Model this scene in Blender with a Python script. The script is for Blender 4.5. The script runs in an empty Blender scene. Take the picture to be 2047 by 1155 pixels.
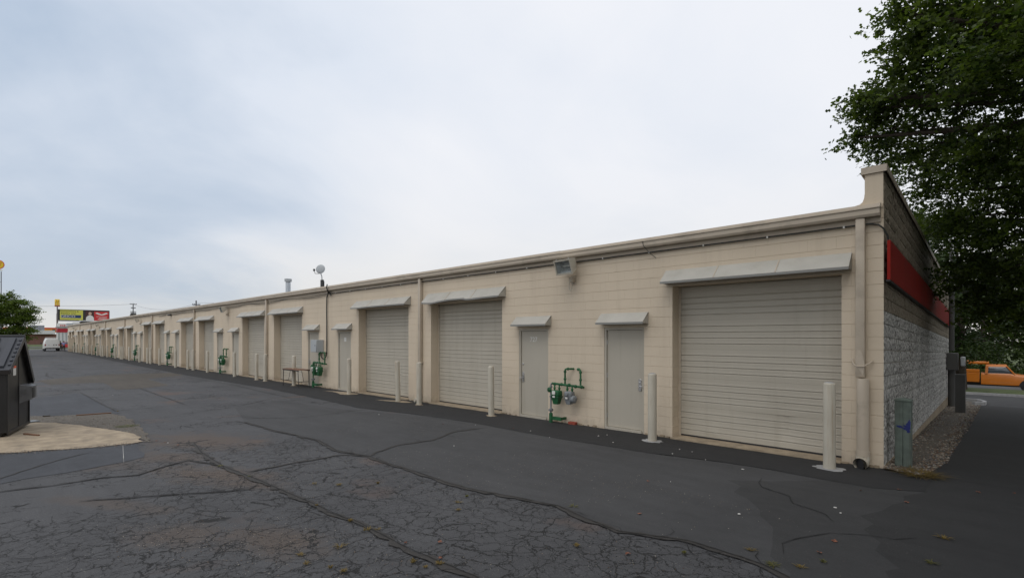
import bpy, bmesh, math, random
import numpy as np
from mathutils import Vector, Matrix
random.seed(7); rng = np.random.default_rng(7)
scene = bpy.context.scene
COL = scene.collection
R = math.radians

# ---------------------------------------------------------------- camera
CAM = Vector((1.112, -9.311, 2.0))
cd = bpy.data.cameras.new('camera'); cam = bpy.data.objects.new('camera', cd); COL.objects.link(cam)
cam.location = CAM; cam.rotation_euler = (R(90), 0, R(43.70))
cd.sensor_width = 36; cd.lens = 17.41; cd.shift_y = 0.0467; cd.clip_start = 0.05; cd.clip_end = 3000
scene.camera = cam

# ---------------------------------------------------------------- sky and sun (overcast)
SUN_EL, SUN_AZ = R(60), R(15)      # high behind the camera, through cloud
world = bpy.data.worlds.new('World'); scene.world = world; world.use_nodes = True
wt = world.node_tree; wt.nodes.clear()
def WN(t, **k):
    n = wt.nodes.new(t)
    for a, b in k.items(): setattr(n, a, b)
    return n
sky = WN('ShaderNodeTexSky', sky_type='NISHITA', sun_disc=False)
sky.sun_elevation = SUN_EL; sky.sun_rotation = R(165); sky.dust_density = 3
skym = WN('ShaderNodeMix', data_type='RGBA', blend_type='MULTIPLY'); skym.inputs[0].default_value = 1
skym.inputs[7].default_value = (.055, .055, .055, 1)
wt.links.new(sky.outputs[0], skym.inputs[6])
tc = WN('ShaderNodeTexCoord'); sep = WN('ShaderNodeSeparateXYZ'); wt.links.new(tc.outputs['Generated'], sep.inputs[0])
def wm(op, a, b=None, c=None):
    n = WN('ShaderNodeMath', operation=op)
    for i, v in enumerate((a, b, c)):
        if v is None: continue
        if isinstance(v, (int, float)): n.inputs[i].default_value = v
        else: wt.links.new(v, n.inputs[i])
    return n.outputs[0]
den = wm('ADD', wm('MAXIMUM', sep.outputs[2], 0.0), 0.34)
cmb = WN('ShaderNodeCombineXYZ')
wt.links.new(wm('DIVIDE', sep.outputs[0], den), cmb.inputs[0]); wt.links.new(wm('DIVIDE', sep.outputs[1], den), cmb.inputs[1])
n1 = WN('ShaderNodeTexNoise'); n1.inputs['Scale'].default_value = 1.9; n1.inputs['Detail'].default_value = 7; n1.inputs['Roughness'].default_value = .52; n1.inputs['Distortion'].default_value = .35
mp = WN('ShaderNodeMapping'); mp.inputs['Rotation'].default_value = (0, 0, R(35)); mp.inputs['Scale'].default_value = (1, .75, 1); mp.inputs['Location'].default_value = (3.1, 1.4, 0)
wt.links.new(cmb.outputs[0], mp.inputs[0]); wt.links.new(mp.outputs[0], n1.inputs['Vector'])
# thinner, bluer cloud toward -x, thick white toward +x
dp = WN('ShaderNodeVectorMath', operation='DOT_PRODUCT'); wt.links.new(tc.outputs['Generated'], dp.inputs[0]); dp.inputs[1].default_value = (-.953, .0, .302)
lf = wm('MINIMUM', wm('MULTIPLY', wm('SUBTRACT', 1.0, dp.outputs['Value']), 3.4), .62)
f1 = wm('ADD', wm('MULTIPLY', wm('SUBTRACT', n1.outputs['Fac'], 0.5), 0.95), lf)
f1 = wm('ADD', f1, 0.10)
cr = WN('ShaderNodeValToRGB'); e = cr.color_ramp.elements
e[0].position = .0; e[0].color = (.455, .545, .675, 1)
e[1].position = .80; e[1].color = (.83, .85, .90, 1)
m_ = cr.color_ramp.elements.new(.38); m_.color = (.70, .755, .845, 1)
wt.links.new(f1, cr.inputs[0])
# greyer and slightly warm near the horizon
hz = wm('POWER', wm('SUBTRACT', 1.0, wm('MINIMUM', wm('MAXIMUM', sep.outputs[2], 0.0), 1.0)), 7.0)
hm = WN('ShaderNodeMix', data_type='RGBA'); wt.links.new(wm('MINIMUM', wm('MULTIPLY', hz, 1.25), .92), hm.inputs[0]); wt.links.new(cr.outputs[0], hm.inputs[6])
hc = WN('ShaderNodeValToRGB'); hc.color_ramp.elements[0].position = .16; hc.color_ramp.elements[0].color = (.47, .535, .61, 1)
hc.color_ramp.elements[1].position = .52; hc.color_ramp.elements[1].color = (.76, .735, .69, 1)
wt.links.new(f1, hc.inputs[0])
wt.links.new(hc.outputs[0], hm.inputs[7])
fm = WN('ShaderNodeMix', data_type='RGBA'); fm.inputs[0].default_value = .94
wt.links.new(skym.outputs[2], fm.inputs[6]); wt.links.new(hm.outputs[2], fm.inputs[7])
bg = WN('ShaderNodeBackground'); bg.inputs['Strength'].default_value = 1.0
wt.links.new(fm.outputs[2], bg.inputs['Color'])
wo = WN('ShaderNodeOutputWorld'); wt.links.new(bg.outputs[0], wo.inputs['Surface'])
sd = bpy.data.lights.new('sun', 'SUN'); sd.energy = 0.7; sd.angle = R(35); sd.color = (1, .955, .89)
so = bpy.data.objects.new('sun', sd); COL.objects.link(so)
so.rotation_euler = (R(90) - SUN_EL, 0, SUN_AZ)
vs = scene.view_settings; vs.view_transform = 'Standard'; vs.look = 'None'; vs.exposure = 0.15; vs.gamma = 1; vs.use_curve_mapping = False
scene.cycles.max_bounces = 6; scene.cycles.transparent_max_bounces = 12

# ---------------------------------------------------------------- helpers
def tag(o, label=None, cat=None, group=None, kind=None):
    if label: o['label'] = label
    if cat: o['category'] = cat
    if group: o['group'] = group
    if kind: o['kind'] = kind
    return o
def empty(name, loc=(0, 0, 0), rz=0, label=None, cat=None, group=None, parent=None):
    o = bpy.data.objects.new(name, None); COL.objects.link(o); o.location = loc; o.rotation_euler = (0, 0, rz)
    o.empty_display_size = .2
    if parent: o.parent = parent
    return tag(o, label, cat, group)
class MB:
    """collects shapes, builds one mesh object"""
    def __init__(s): s.v = []; s.f = []; s.m = Matrix.Identity(4); s.mi = []; s.cur = 0; s.sm = []
    def add(s, vs, fs, smooth=False):
        b = len(s.v)
        s.v += [tuple(s.m @ Vector(p)) for p in vs]
        s.f += [tuple(i + b for i in f) for f in fs]; s.mi += [s.cur] * len(fs); s.sm += [smooth] * len(fs)
        return s
    def box(s, x0, x1, y0, y1, z0, z1):
        return s.add([(x0, y0, z0), (x1, y0, z0), (x1, y1, z0), (x0, y1, z0), (x0, y0, z1), (x1, y0, z1), (x1, y1, z1), (x0, y1, z1)],
                     [(0, 3, 2, 1), (4, 5, 6, 7), (0, 1, 5, 4), (1, 2, 6, 5), (2, 3, 7, 6), (3, 0, 4, 7)])
    def rbox(s, x0, x1, y0, y1, z0, z1, r=.01, seg=2):
        bm = bmesh.new(); bmesh.ops.create_cube(bm, size=1)
        for v in bm.verts: v.co = Vector(((x0 + x1) / 2 + v.co.x * (x1 - x0), (y0 + y1) / 2 + v.co.y * (y1 - y0), (z0 + z1) / 2 + v.co.z * (z1 - z0)))
        bmesh.ops.bevel(bm, geom=bm.edges[:], offset=r, segments=seg, profile=.5, affect='EDGES')
        bm.verts.index_update()
        s.add([v.co[:] for v in bm.verts], [tuple(v.index for v in f.verts) for f in bm.faces], True); bm.free(); return s
    def prism(s, pts, axis, a, b, close=True):
        """pts = 2D outline; axis 'x': (y,z), 'y': (x,z), 'z': (x,y)"""
        n = len(pts)
        def P(p, t): return (t, p[0], p[1]) if axis == 'x' else ((p[0], t, p[1]) if axis == 'y' else (p[0], p[1], t))
        vs = [P(p, a) for p in pts] + [P(p, b) for p in pts]
        fs = [(i, (i + 1) % n, n + (i + 1) % n, n + i) for i in range(n if close else n - 1)]
        if close: fs += [tuple(range(n))[::-1], tuple(range(n, 2 * n))]
        return s.add(vs, fs)
    def tube(s, pts, r, seg=8, cap=True):
        pts = [Vector(p) for p in pts]; n = len(pts)
        rs = r if isinstance(r, (list, tuple)) else [r] * n
        vs = []; up = None
        for i, p in enumerate(pts):
            d = (pts[min(i + 1, n - 1)] - pts[max(i - 1, 0)]).normalized()
            if up is None:
                up = Vector((0, 0, 1)) if abs(d.z) < .9 else Vector((1, 0, 0))
            a = d.cross(up)
            if a.length < 1e-4: a = d.cross(Vector((0, 1, .1)))
            a.normalize(); b = a.cross(d).normalized(); up = b
            for k in range(seg):
                t = 2 * math.pi * k / seg
                vs.append(tuple(p + (a * math.cos(t) + b * math.sin(t)) * rs[i]))
        fs = []
        for i in range(n - 1):
            for k in range(seg):
                fs.append((i * seg + k, i * seg + (k + 1) % seg, (i + 1) * seg + (k + 1) % seg, (i + 1) * seg + k))
        s.add(vs, fs, True)
        if cap: s.add(vs[:seg], [tuple(range(seg))[::-1]]); s.add(vs[-seg:], [tuple(range(seg))])
        return s
    def lathe(s, prof, c=(0, 0, 0), axis='z', seg=16):
        """prof = [(radius, height)...]"""
        vs = []
        for r, h in prof:
            for k in range(seg):
                t = 2 * math.pi * k / seg; p = (r * math.cos(t), r * math.sin(t), h)
                if axis == 'y': p = (p[0], p[2], p[1])
                if axis == 'x': p = (p[2], p[0], p[1])
                vs.append((p[0] + c[0], p[1] + c[1], p[2] + c[2]))
        fs = [(i * seg + k, i * seg + (k + 1) % seg, (i + 1) * seg + (k + 1) % seg, (i + 1) * seg + k) for i in range(len(prof) - 1) for k in range(seg)]
        fs += [tuple(range(seg))[::-1], tuple(range((len(prof) - 1) * seg, len(prof) * seg))]
        return s.add(vs, fs, True)
    def mesh(s, name, mats):
        me = bpy.data.meshes.new(name); me.from_pydata(s.v, [], s.f)
        for m in (mats if isinstance(mats, (list, tuple)) else [mats]): me.materials.append(m)
        me.polygons.foreach_set('material_index', s.mi); me.polygons.foreach_set('use_smooth', s.sm)
        me.update(); return me
    def build(s, name, mats, parent=None, loc=None, smooth=True):
        me = s.mesh(name, mats)
        if any(s.sm):
            try: me.set_sharp_from_angle(angle=R(40))
            except Exception: pass
        return link(name, me, parent, loc)
def link(name, me, parent=None, loc=None):
    o = bpy.data.objects.new(name, me); COL.objects.link(o)
    if parent is not None: o.parent = parent
    if loc is not None: o.location = loc
    return o
def copy_tree(o, parent=None):
    c = o.copy(); COL.objects.link(c); c.parent = parent
    for ch in list(o.children): copy_tree(ch, c)
    return c

# ---- materials
def mat(name, col, rough=.7, metal=0, var=.12, vscale=1.2, bump=0, bscale=60, grime=None, gscale=.6, gamt=.5, spec=.5, streak=False, world=True, coat=0, splash=None):
    """painted / weathered surface: base colour with broad variation, optional grime, fine relief"""
    m = bpy.data.materials.new(name); m.use_nodes = True; nt = m.node_tree; N = nt.nodes; L = nt.links
    b = N['Principled BSDF']; b.inputs['Roughness'].default_value = rough; b.inputs['Metallic'].default_value = metal
    b.inputs['Specular IOR Level'].default_value = spec
    b.inputs['Coat Weight'].default_value = coat
    g = N.new('ShaderNodeNewGeometry'); pos = g.outputs['Position']
    if not world:
        t = N.new('ShaderNodeTexCoord'); pos = t.outputs['Object']
    n = N.new('ShaderNodeTexNoise'); n.inputs['Scale'].default_value = vscale; n.inputs['Detail'].default_value = 6; L.new(pos, n.inputs['Vector'])
    r = N.new('ShaderNodeMapRange'); r.inputs['From Min'].default_value = .3; r.inputs['From Max'].default_value = .7
    r.inputs['To Min'].default_value = 1 - var; r.inputs['To Max'].default_value = 1 + var; L.new(n.outputs['Fac'], r.inputs['Value'])
    mx = N.new('ShaderNodeVectorMath'); mx.operation = 'SCALE'; mx.inputs[0].default_value = col[:3]; L.new(r.outputs[0], mx.inputs['Scale'])
    out = mx.outputs[0]
    if grime:
        mpn = N.new('ShaderNodeMapping'); mpn.inputs['Scale'].default_value = (4, 4, .28) if streak else (1, 1, 1); L.new(pos, mpn.inputs[0])
        n2 = N.new('ShaderNodeTexNoise'); n2.inputs['Scale'].default_value = gscale; n2.inputs['Detail'].default_value = 8; n2.inputs['Roughness'].default_value = .65; L.new(mpn.outputs[0], n2.inputs['Vector'])
        r2 = N.new('ShaderNodeMapRange'); r2.inputs['From Min'].default_value = .52; r2.inputs['From Max'].default_value = .74; r2.inputs['To Max'].default_value = gamt; L.new(n2.outputs['Fac'], r2.inputs['Value'])
        mm = N.new('ShaderNodeMix'); mm.data_type = 'RGBA'; L.new(r2.outputs[0], mm.inputs[0]); L.new(out, mm.inputs[6]); mm.inputs[7].default_value = (*grime, 1); out = mm.outputs[2]
    if splash:      # dirt thrown up by rain: ragged noise-shaped stains low on the wall
        sz = N.new('ShaderNodeSeparateXYZ'); L.new(pos, sz.inputs[0])
        n4 = N.new('ShaderNodeTexNoise'); n4.inputs['Scale'].default_value = 5; n4.inputs['Detail'].default_value = 7; n4.inputs['Roughness'].default_value = .7; L.new(pos, n4.inputs['Vector'])
        ad = N.new('ShaderNodeMath'); ad.operation = 'MULTIPLY_ADD'; L.new(n4.outputs['Fac'], ad.inputs[0]); ad.inputs[1].default_value = -.75; L.new(sz.outputs[2], ad.inputs[2])
        r4 = N.new('ShaderNodeMapRange'); r4.inputs[1].default_value = -.22; r4.inputs[2].default_value = -.50; r4.inputs[4].default_value = .5; L.new(ad.outputs[0], r4.inputs[0])
        m4 = N.new('ShaderNodeMix'); m4.data_type = 'RGBA'; L.new(r4.outputs[0], m4.inputs[0]); L.new(out, m4.inputs[6]); m4.inputs[7].default_value = (*splash, 1); out = m4.outputs[2]
    L.new(out, b.inputs['Base Color'])
    if bump:
        n3 = N.new('ShaderNodeTexNoise'); n3.inputs['Scale'].default_value = bscale; n3.inputs['Detail'].default_value = 4; L.new(pos, n3.inputs['Vector'])
        bp = N.new('ShaderNodeBump'); bp.inputs['Strength'].default_value = bump; bp.inputs['Distance'].default_value = .01; L.new(n3.outputs['Fac'], bp.inputs['Height']); L.new(bp.outputs[0], b.inputs['Normal'])
    return m
M = {}
M['wall'] = mat('painted_block', (.65, .552, .425), .75, var=.05, vscale=.7, bump=.3, bscale=45, grime=(.42, .34, .25), gscale=.8, gamt=.26, streak=True, splash=(.26, .21, .15))
M['trim'] = mat('tan_metal_trim', (.50, .43, .34), .5, var=.06, bump=.08, bscale=8, grime=(.2, .16, .12), gscale=2.2, gamt=.5)
M['door'] = mat('greige_paint', (.45, .415, .345), .5, var=.05, vscale=.8, bump=.06, bscale=14, grime=(.27, .23, .17), gscale=1.1, gamt=.3, streak=True)
M['awning'] = mat('awning_metal', (.44, .425, .38), .5, var=.06, vscale=3, bump=.05, bscale=6, grime=(.3, .27, .2), gscale=2.5, gamt=.3)
M['lip'] = mat('awning_lip', (.36, .36, .34), .4, var=.1)
M['post'] = mat('bollard_paint', (.50, .465, .385), .5, var=.06, vscale=3, bump=.05, bscale=20, grime=(.28, .17, .08), gscale=3.4, gamt=.62, streak=True)
M['concrete'] = mat('concrete', (.33, .265, .185), .9, var=.25, vscale=4.5, bump=.6, bscale=50, grime=(.15, .125, .10), gscale=2.2, gamt=.75)
M['concrete_grey'] = mat('concrete_grey', (.33, .33, .33), .9, var=.2, vscale=6, bump=.5, bscale=60)
M['roof'] = mat('roof_membrane', (.3, .3, .3), .9, var=.1)
M['black'] = mat('black_rubber', (.02, .02, .022), .55, var=.1)
M['cable'] = mat('cable_black', (.025, .026, .024), .5, var=.1)
M['steel'] = mat('brushed_steel', (.55, .55, .55), .32, metal=1, var=.08)
M['galv'] = mat('galvanised', (.50, .54, .58), .42, metal=.6, var=.12, vscale=6)
M['galvbox'] = mat('grey_enamel', (.40, .425, .44), .5, var=.05)
M['green'] = mat('green_pipe_paint', (.012, .098, .034), .55, var=.3, vscale=14, bump=.1, bscale=50)
M['greymeter'] = mat('grey_meter', (.20, .215, .225), .5, var=.15, vscale=14, bump=.15, bscale=50)
M['white'] = mat('white_paint', (.75, .75, .73), .5, var=.04)
M['plate'] = mat('label_white', (.7, .69, .65), .5, var=.05)
M['red'] = mat('red_sign_band', (.27, .010, .005), .62, var=.1, vscale=1.1, bump=.04, bscale=4, grime=(.10, .012, .01), gscale=.8, gamt=.6, spec=.2)
M['brickred'] = mat('red_brick', (.30, .06, .035), .8, var=.2, vscale=20, bump=.3)
M['glass_dark'] = mat('dark_glass', (.03, .035, .04), .08, var=.0, spec=.8)
M['reflector'] = mat('reflector', (.55, .57, .58), .4, metal=.0, var=.15, vscale=9)
M['mortar'] = mat('mortar_paint', (.62, .525, .405), .85, var=.06, bump=.3, bscale=60)
M['timber'] = mat('green_grey_timber', (.115, .145, .125), .8, var=.2, vscale=9, bump=.4, bscale=35, grime=(.07, .06, .045), gscale=5, gamt=.6, streak=True)
M['bluepaint'] = mat('blue_spray_paint', (.012, .022, .15), .5, var=.15, vscale=20)
M['boxgrey'] = mat('utility_grey', (.065, .065, .063), .6, var=.1)
M['dumpster'] = mat('dumpster_black', (.010, .010, .010), .38, var=.3, vscale=2, bump=.25, bscale=3, grime=(.05, .045, .038), gscale=1.6, gamt=.4, streak=True)
M['lid'] = mat('lid_plastic', (.034, .037, .046), .38, var=.12, vscale=4, bump=.1, bscale=8)
M['pocket'] = mat('pocket_steel', (.12, .122, .125), .42, var=.2, vscale=6, grime=(.03, .03, .03), gscale=4, gamt=.6)
M['orange'] = mat('orange_sticker', (.70, .10, .03), .5, var=.03)
M['wood'] = mat('wood_scrap', (.17, .085, .045), .8, var=.2, vscale=10)
M['tabletop'] = mat('table_top', (.19, .095, .055), .6, var=.15, vscale=6)
def foliage_mat(name, c0, c1, trans=.35):
    m = bpy.data.materials.new(name); m.use_nodes = True; N = m.node_tree.nodes; L = m.node_tree.links
    b = N['Principled BSDF']; b.inputs['Roughness'].default_value = .5; b.inputs['Specular IOR Level'].default_value = .35
    a = N.new('ShaderNodeAttribute'); a.attribute_name = 'tone'
    mx = N.new('ShaderNodeMix'); mx.data_type = 'RGBA'; L.new(a.outputs['Fac'], mx.inputs[0]); mx.inputs[6].default_value = (*c0, 1); mx.inputs[7].default_value = (*c1, 1)
    L.new(mx.outputs[2], b.inputs['Base Color'])
    t = N.new('ShaderNodeBsdfTranslucent'); sc = N.new('ShaderNodeVectorMath'); sc.operation = 'MULTIPLY'; L.new(mx.outputs[2], sc.inputs[0]); sc.inputs[1].default_value = (1.5, 1.6, .7); L.new(sc.outputs[0], t.inputs[0])
    ms = N.new('ShaderNodeMixShader'); ms.inputs[0].default_value = trans; L.new(b.outputs[0], ms.inputs[1]); L.new(t.outputs[0], ms.inputs[2])
    L.new(ms.outputs[0], N['Material Output'].inputs['Surface']); return m
M['leaf'] = foliage_mat('maple_leaves', (.017, .034, .008), (.12, .165, .030), .44)
M['leaf_far'] = foliage_mat('tree_leaves', (.018, .036, .010), (.050, .080, .018), .22)
M['leaf_left'] = foliage_mat('locust_leaves', (.04, .075, .014), (.14, .185, .03), .42)
M['leaf_light'] = foliage_mat('shrub_leaves', (.032, .058, .012), (.085, .125, .025), .28)
M['weed'] = foliage_mat('dry_weed', (.13, .10, .035), (.25, .17, .05), .3)
M['weedg'] = foliage_mat('green_weed', (.09, .095, .03), (.16, .145, .045), .3)
M['deadleaf'] = mat('fallen_leaf', (.20, .075, .04), .7, var=.3, vscale=30)
M['bark'] = mat('bark', (.055, .043, .033), .95, var=.25, vscale=8, bump=.8, bscale=25)
M['chip'] = mat('paint_chip', (.68, .66, .62), .8, var=.1)
M['grass'] = mat('grass_ground', (.06, .085, .02), .95, var=.25, vscale=1.5, bump=1, bscale=40, grime=(.10, .085, .035), gscale=.7, gamt=.5)

def N_asphalt(name, base, speck=.5, cracks=0.0, crackscale=3.0, red=0.0, rough=.88, stains=()):
    """asphalt: aggregate speckle, broad stains, optional alligator cracking and rusty grit"""
    m = bpy.data.materials.new(name); m.use_nodes = True; nt = m.node_tree; N = nt.nodes; L = nt.links
    b = N['Principled BSDF']; b.inputs['Roughness'].default_value = rough; b.inputs['Specular IOR Level'].default_value = .4
    g = N.new('ShaderNodeNewGeometry'); pos = g.outputs['Position']
    def mth(op, a, bb=None, cc=None):
        n = N.new('ShaderNodeMath'); n.operation = op
        for i, v in enumerate((a, bb, cc)):
            if v is None: continue
            if isinstance(v, (int, float)): n.inputs[i].default_value = v
            else: L.new(v, n.inputs[i])
        return n.outputs[0]
    def noise(sc, det=5, rough=.55, dist=0, vec=None):
        n = N.new('ShaderNodeTexNoise'); n.inputs['Scale'].default_value = sc; n.inputs['Detail'].default_value = det; n.inputs['Roughness'].default_value = rough; n.inputs['Distortion'].default_value = dist
        L.new(vec or pos, n.inputs['Vector']); return n
    def mr(v, a, bb, c, d):
        n = N.new('ShaderNodeMapRange'); n.inputs[1].default_value = a; n.inputs[2].default_value = bb; n.inputs[3].default_value = c; n.inputs[4].default_value = d; L.new(v, n.inputs[0]); return n.outputs[0]
    def mix(f, a, bb):
        n = N.new('ShaderNodeMix'); n.data_type = 'RGBA'
        if isinstance(f, (int, float)): n.inputs[0].default_value = f
        else: L.new(f, n.inputs[0])
        for i, v in ((6, a), (7, bb)):
            if isinstance(v, tuple): n.inputs[i].default_value = (*v, 1)
            else: L.new(v, n.inputs[i])
        return n.outputs[2]
    lo = tuple(c * .78 for c in base); hi = tuple(c * 1.22 for c in base)
    col = mix(mr(noise(.35, 6, .6).outputs[0], .3, .7, 0, 1), lo, hi)
    mpa = N.new('ShaderNodeMapping'); mpa.inputs['Rotation'].default_value = (0, 0, R(-43.7)); mpa.inputs['Scale'].default_value = (.35, 2.6, 1); L.new(pos, mpa.inputs[0])
    st = noise(1.1, 7, .68, .3, mpa.outputs[0]); col = mix(mr(st.outputs[0], .42, .62, 0, .45), col, tuple(c * .66 for c in base)); col = mix(mr(st.outputs[0], .42, .30, 0, .35), col, tuple(c * 1.30 for c in base))
    mid = noise(4.5, 6, .65); col = mix(mr(mid.outputs[0], .35, .72, 0, .30), col, tuple(c * 1.45 for c in base))
    fine = noise(95, 3, .7); col = mix(mr(fine.outputs[0], .50, .72, 0, .5 * speck), col, tuple(c * 2.3 + .01 for c in base))
    col = mix(mr(fine.outputs[0], .48, .28, 0, .5 * speck), col, tuple(c * .35 for c in base))
    vo = N.new('ShaderNodeTexVoronoi'); vo.inputs['Scale'].default_value = 38; L.new(pos, vo.inputs['Vector'])
    sp = mth('MULTIPLY', mth('LESS_THAN', vo.outputs['Distance'], .17), mth('GREATER_THAN', mth('FRACT', mth('MULTIPLY', vo.outputs['Color'], 7.3)), .80))
    sp = mth('MULTIPLY', sp, mr(noise(1.3, 4).outputs[0], .45, .65, .15, 1.0))
    col = mix(mth('MULTIPLY', sp, speck), col, (.26, .245, .21))
    if red:
        rr = mr(noise(.55, 5, .6, .4).outputs[0], .60, .74, 0, red); col = mix(mth('MULTIPLY', rr, mr(fine.outputs[0], .4, .6, .5, 1)), col, (.135, .085, .062))
    if stains:      # rusty grit washed into shallow dips
        sx = N.new('ShaderNodeSeparateXYZ'); L.new(pos, sx.inputs[0]); acc = None
        nz1 = noise(2.2, 7, .7)
        for (ax, ay, rl, rw, am) in stains:      # long axis runs square to the lot's fall
            dx = mth('SUBTRACT', sx.outputs[0], ax); dy = mth('SUBTRACT', sx.outputs[1], ay)
            u = mth('DIVIDE', mth('ADD', mth('MULTIPLY', dx, .9), mth('MULTIPLY', dy, .44)), rl); v = mth('DIVIDE', mth('SUBTRACT', mth('MULTIPLY', dy, .9), mth('MULTIPLY', dx, .44)), rw)
            q = mth('SQRT', mth('ADD', mth('MULTIPLY', u, u), mth('MULTIPLY', v, v)))
            q = mr(mth('ADD', q, mth('MULTIPLY_ADD', nz1.outputs[0], 2.4, -1.2)), .35, 1.15, am, 0); acc = q if acc is None else mth('MAXIMUM', acc, q)
        col = mix(mth('MULTIPLY', acc, mr(fine.outputs[0], .40, .58, .45, 1)), col, (.105, .078, .060))
    h = fine.outputs[0]
    if cracks:
        wv = N.new('ShaderNodeVectorMath'); wv.operation = 'MULTIPLY_ADD'; L.new(noise(2.6, 5, .7).outputs['Color'], wv.inputs[0]); wv.inputs[1].default_value = (.30, .30, 0)
        wv0 = N.new('ShaderNodeVectorMath'); wv0.operation = 'MULTIPLY_ADD'; L.new(noise(15, 4, .7).outputs['Color'], wv0.inputs[0]); wv0.inputs[1].default_value = (.06, .06, 0); L.new(pos, wv0.inputs[2]); L.new(wv0.outputs[0], wv.inputs[2])
        fl = N.new('ShaderNodeVectorMath'); fl.operation = 'MULTIPLY'; L.new(wv.outputs[0], fl.inputs[0]); fl.inputs[1].default_value = (1, 1, 0)
        tot = None
        cx, cy = -2.2, -6.2
        sepn = N.new('ShaderNodeSeparateXYZ'); L.new(pos, sepn.inputs[0])
        dist = mth('SQRT', mth('ADD', mth('POWER', mth('SUBTRACT', sepn.outputs[0], cx), 2.0), mth('POWER', mth('SUBTRACT', sepn.outputs[1], cy), 2.0)))
        near = mr(dist, 2.0, 9.5, 1.0, .20)
        msk = mth('MULTIPLY', near, 1.0)
        for sc_, w_, nm in ((crackscale * 1.2, .0185, .36), (crackscale * .5, .010, .34), (crackscale * 2.6, .024, .60)):
            v = N.new('ShaderNodeTexVoronoi'); v.feature = 'DISTANCE_TO_EDGE'; v.inputs['Scale'].default_value = sc_; L.new(fl.outputs[0], v.inputs['Vector'])
            ww = mth('MULTIPLY', mr(noise(2.6, 5, .7).outputs[0], .32, .68, .12, 1.75), w_)
            c = mr(mth('DIVIDE', v.outputs['Distance'], ww), .55, 1.0, 1, 0)
            k = mr(mth('ADD', mr(noise(.62, 5, .65).outputs[0], .34, .66, 0, 1), mth('MULTIPLY_ADD', msk, .85, -.48)), nm - .05, nm + .05, 0, 1)
            c = mth('MULTIPLY', c, k); tot = c if tot is None else mth('MAXIMUM', tot, c)
        tot = mth('MULTIPLY', tot, cracks)
        col = mix(tot, col, (.016, .0155, .015))
        h = mth('SUBTRACT', h, mth('MULTIPLY', tot, 3.0))
    L.new(col, b.inputs['Base Color'])
    bp = N.new('ShaderNodeBump'); bp.inputs['Strength'].default_value = .55; bp.inputs['Distance'].default_value = .005; L.new(h, bp.inputs['Height']); L.new(bp.outputs[0], b.inputs['Normal'])
    return m
M['asphalt'] = N_asphalt('worn_asphalt', (.0655, .0655, .068), .9, cracks=1.0, red=.9, stains=[(-7.1, -7.05, 1.25, .42, .95), (-6.3, -6.95, .7, .25, .8), (-4.9, -8.0, .55, .35, .7), (-4.0, -7.35, .75, .35, .8), (-10.0, -6.5, 1.6, .8, .9), (-8.9, -7.3, 1.0, .4, .8), (-9.3, -8.2, 1.5, .35, .55), (-6.5, -8.3, 1.2, .2, .6)])
M['asphalt_new'] = N_asphalt('smooth_asphalt', (.0555, .0555, .0565), .30)
M['asphalt_strip'] = N_asphalt('black_asphalt_strip', (.024, .024, .0245), .5)
M['asphalt_brown'] = N_asphalt('brown_patch_asphalt', (.072, .062, .050), .4)
M['asphalt_blue'] = N_asphalt('blue_grey_sealed_asphalt', (.056, .059, .066), .35)
M['asphalt_half_shade'] = N_asphalt('painted_half_shade_asphalt', (.0425, .0425, .0425), .30)  # smooth asphalt with half of the tree shade painted into its colour
M['asphalt_shade'] = N_asphalt('painted_shade_asphalt', (.031, .031, .031), .35)  # driveway asphalt, colour darkened to carry the tree shade
M['seal'] = N_asphalt('crack_filler', (.039, .0355, .032), .8, rough=.8)
M['crackdark'] = N_asphalt('open_crack', (.014, .0135, .013), .2)
M['grit'] = N_asphalt('loose_grit_ground', (.105, .092, .075), 1.0, red=.3)
M['road'] = N_asphalt('street_asphalt', (.09, .09, .092), .4)

def splitface(name, base, pit, amt):
    m = bpy.data.materials.new(name); m.use_nodes = True; N = m.node_tree.nodes; L = m.node_tree.links
    b = N['Principled BSDF']; b.inputs['Roughness'].default_value = .9
    g = N.new('ShaderNodeNewGeometry')
    n = N.new('ShaderNodeTexNoise'); n.inputs['Scale'].default_value = 17; n.inputs['Detail'].default_value = 8; n.inputs['Roughness'].default_value = .72; L.new(g.outputs['Position'], n.inputs['Vector'])
    n2 = N.new('ShaderNodeTexNoise'); n2.inputs['Scale'].default_value = 1.2; n2.inputs['Detail'].default_value = 5; L.new(g.outputs['Position'], n2.inputs['Vector'])
    r = N.new('ShaderNodeMapRange'); r.inputs[1].default_value = .56; r.inputs[2].default_value = .44; r.inputs[4].default_value = amt; L.new(n.outputs[0], r.inputs[0])
    r2 = N.new('ShaderNodeMapRange'); r2.inputs[1].default_value = .3; r2.inputs[2].default_value = .7; r2.inputs[3].default_value = .55; r2.inputs[4].default_value = 1.15; L.new(n2.outputs[0], r2.inputs[0])
    mu = N.new('ShaderNodeMath'); mu.operation = 'MULTIPLY'; L.new(r.outputs[0], mu.inputs[0]); L.new(r2.outputs[0], mu.inputs[1])
    mx = N.new('ShaderNodeMix'); mx.data_type = 'RGBA'; L.new(mu.outputs[0], mx.inputs[0]); mx.inputs[6].default_value = (*base, 1); mx.inputs[7].default_value = (*pit, 1)
    L.new(mx.outputs[2], b.inputs['Base Color'])
    bp = N.new('ShaderNodeBump'); bp.inputs['Strength'].default_value = .8; bp.inputs['Distance'].default_value = .012; L.new(n.outputs[0], bp.inputs['Height']); L.new(bp.outputs[0], b.inputs['Normal'])
    return m
M['split_white'] = splitface('white_splitface', (.68, .67, .64), (.09, .085, .075), 1.0)
M['split_tan'] = splitface('tan_splitface', (.34, .29, .22), (.13, .105, .075), .8)

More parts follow.
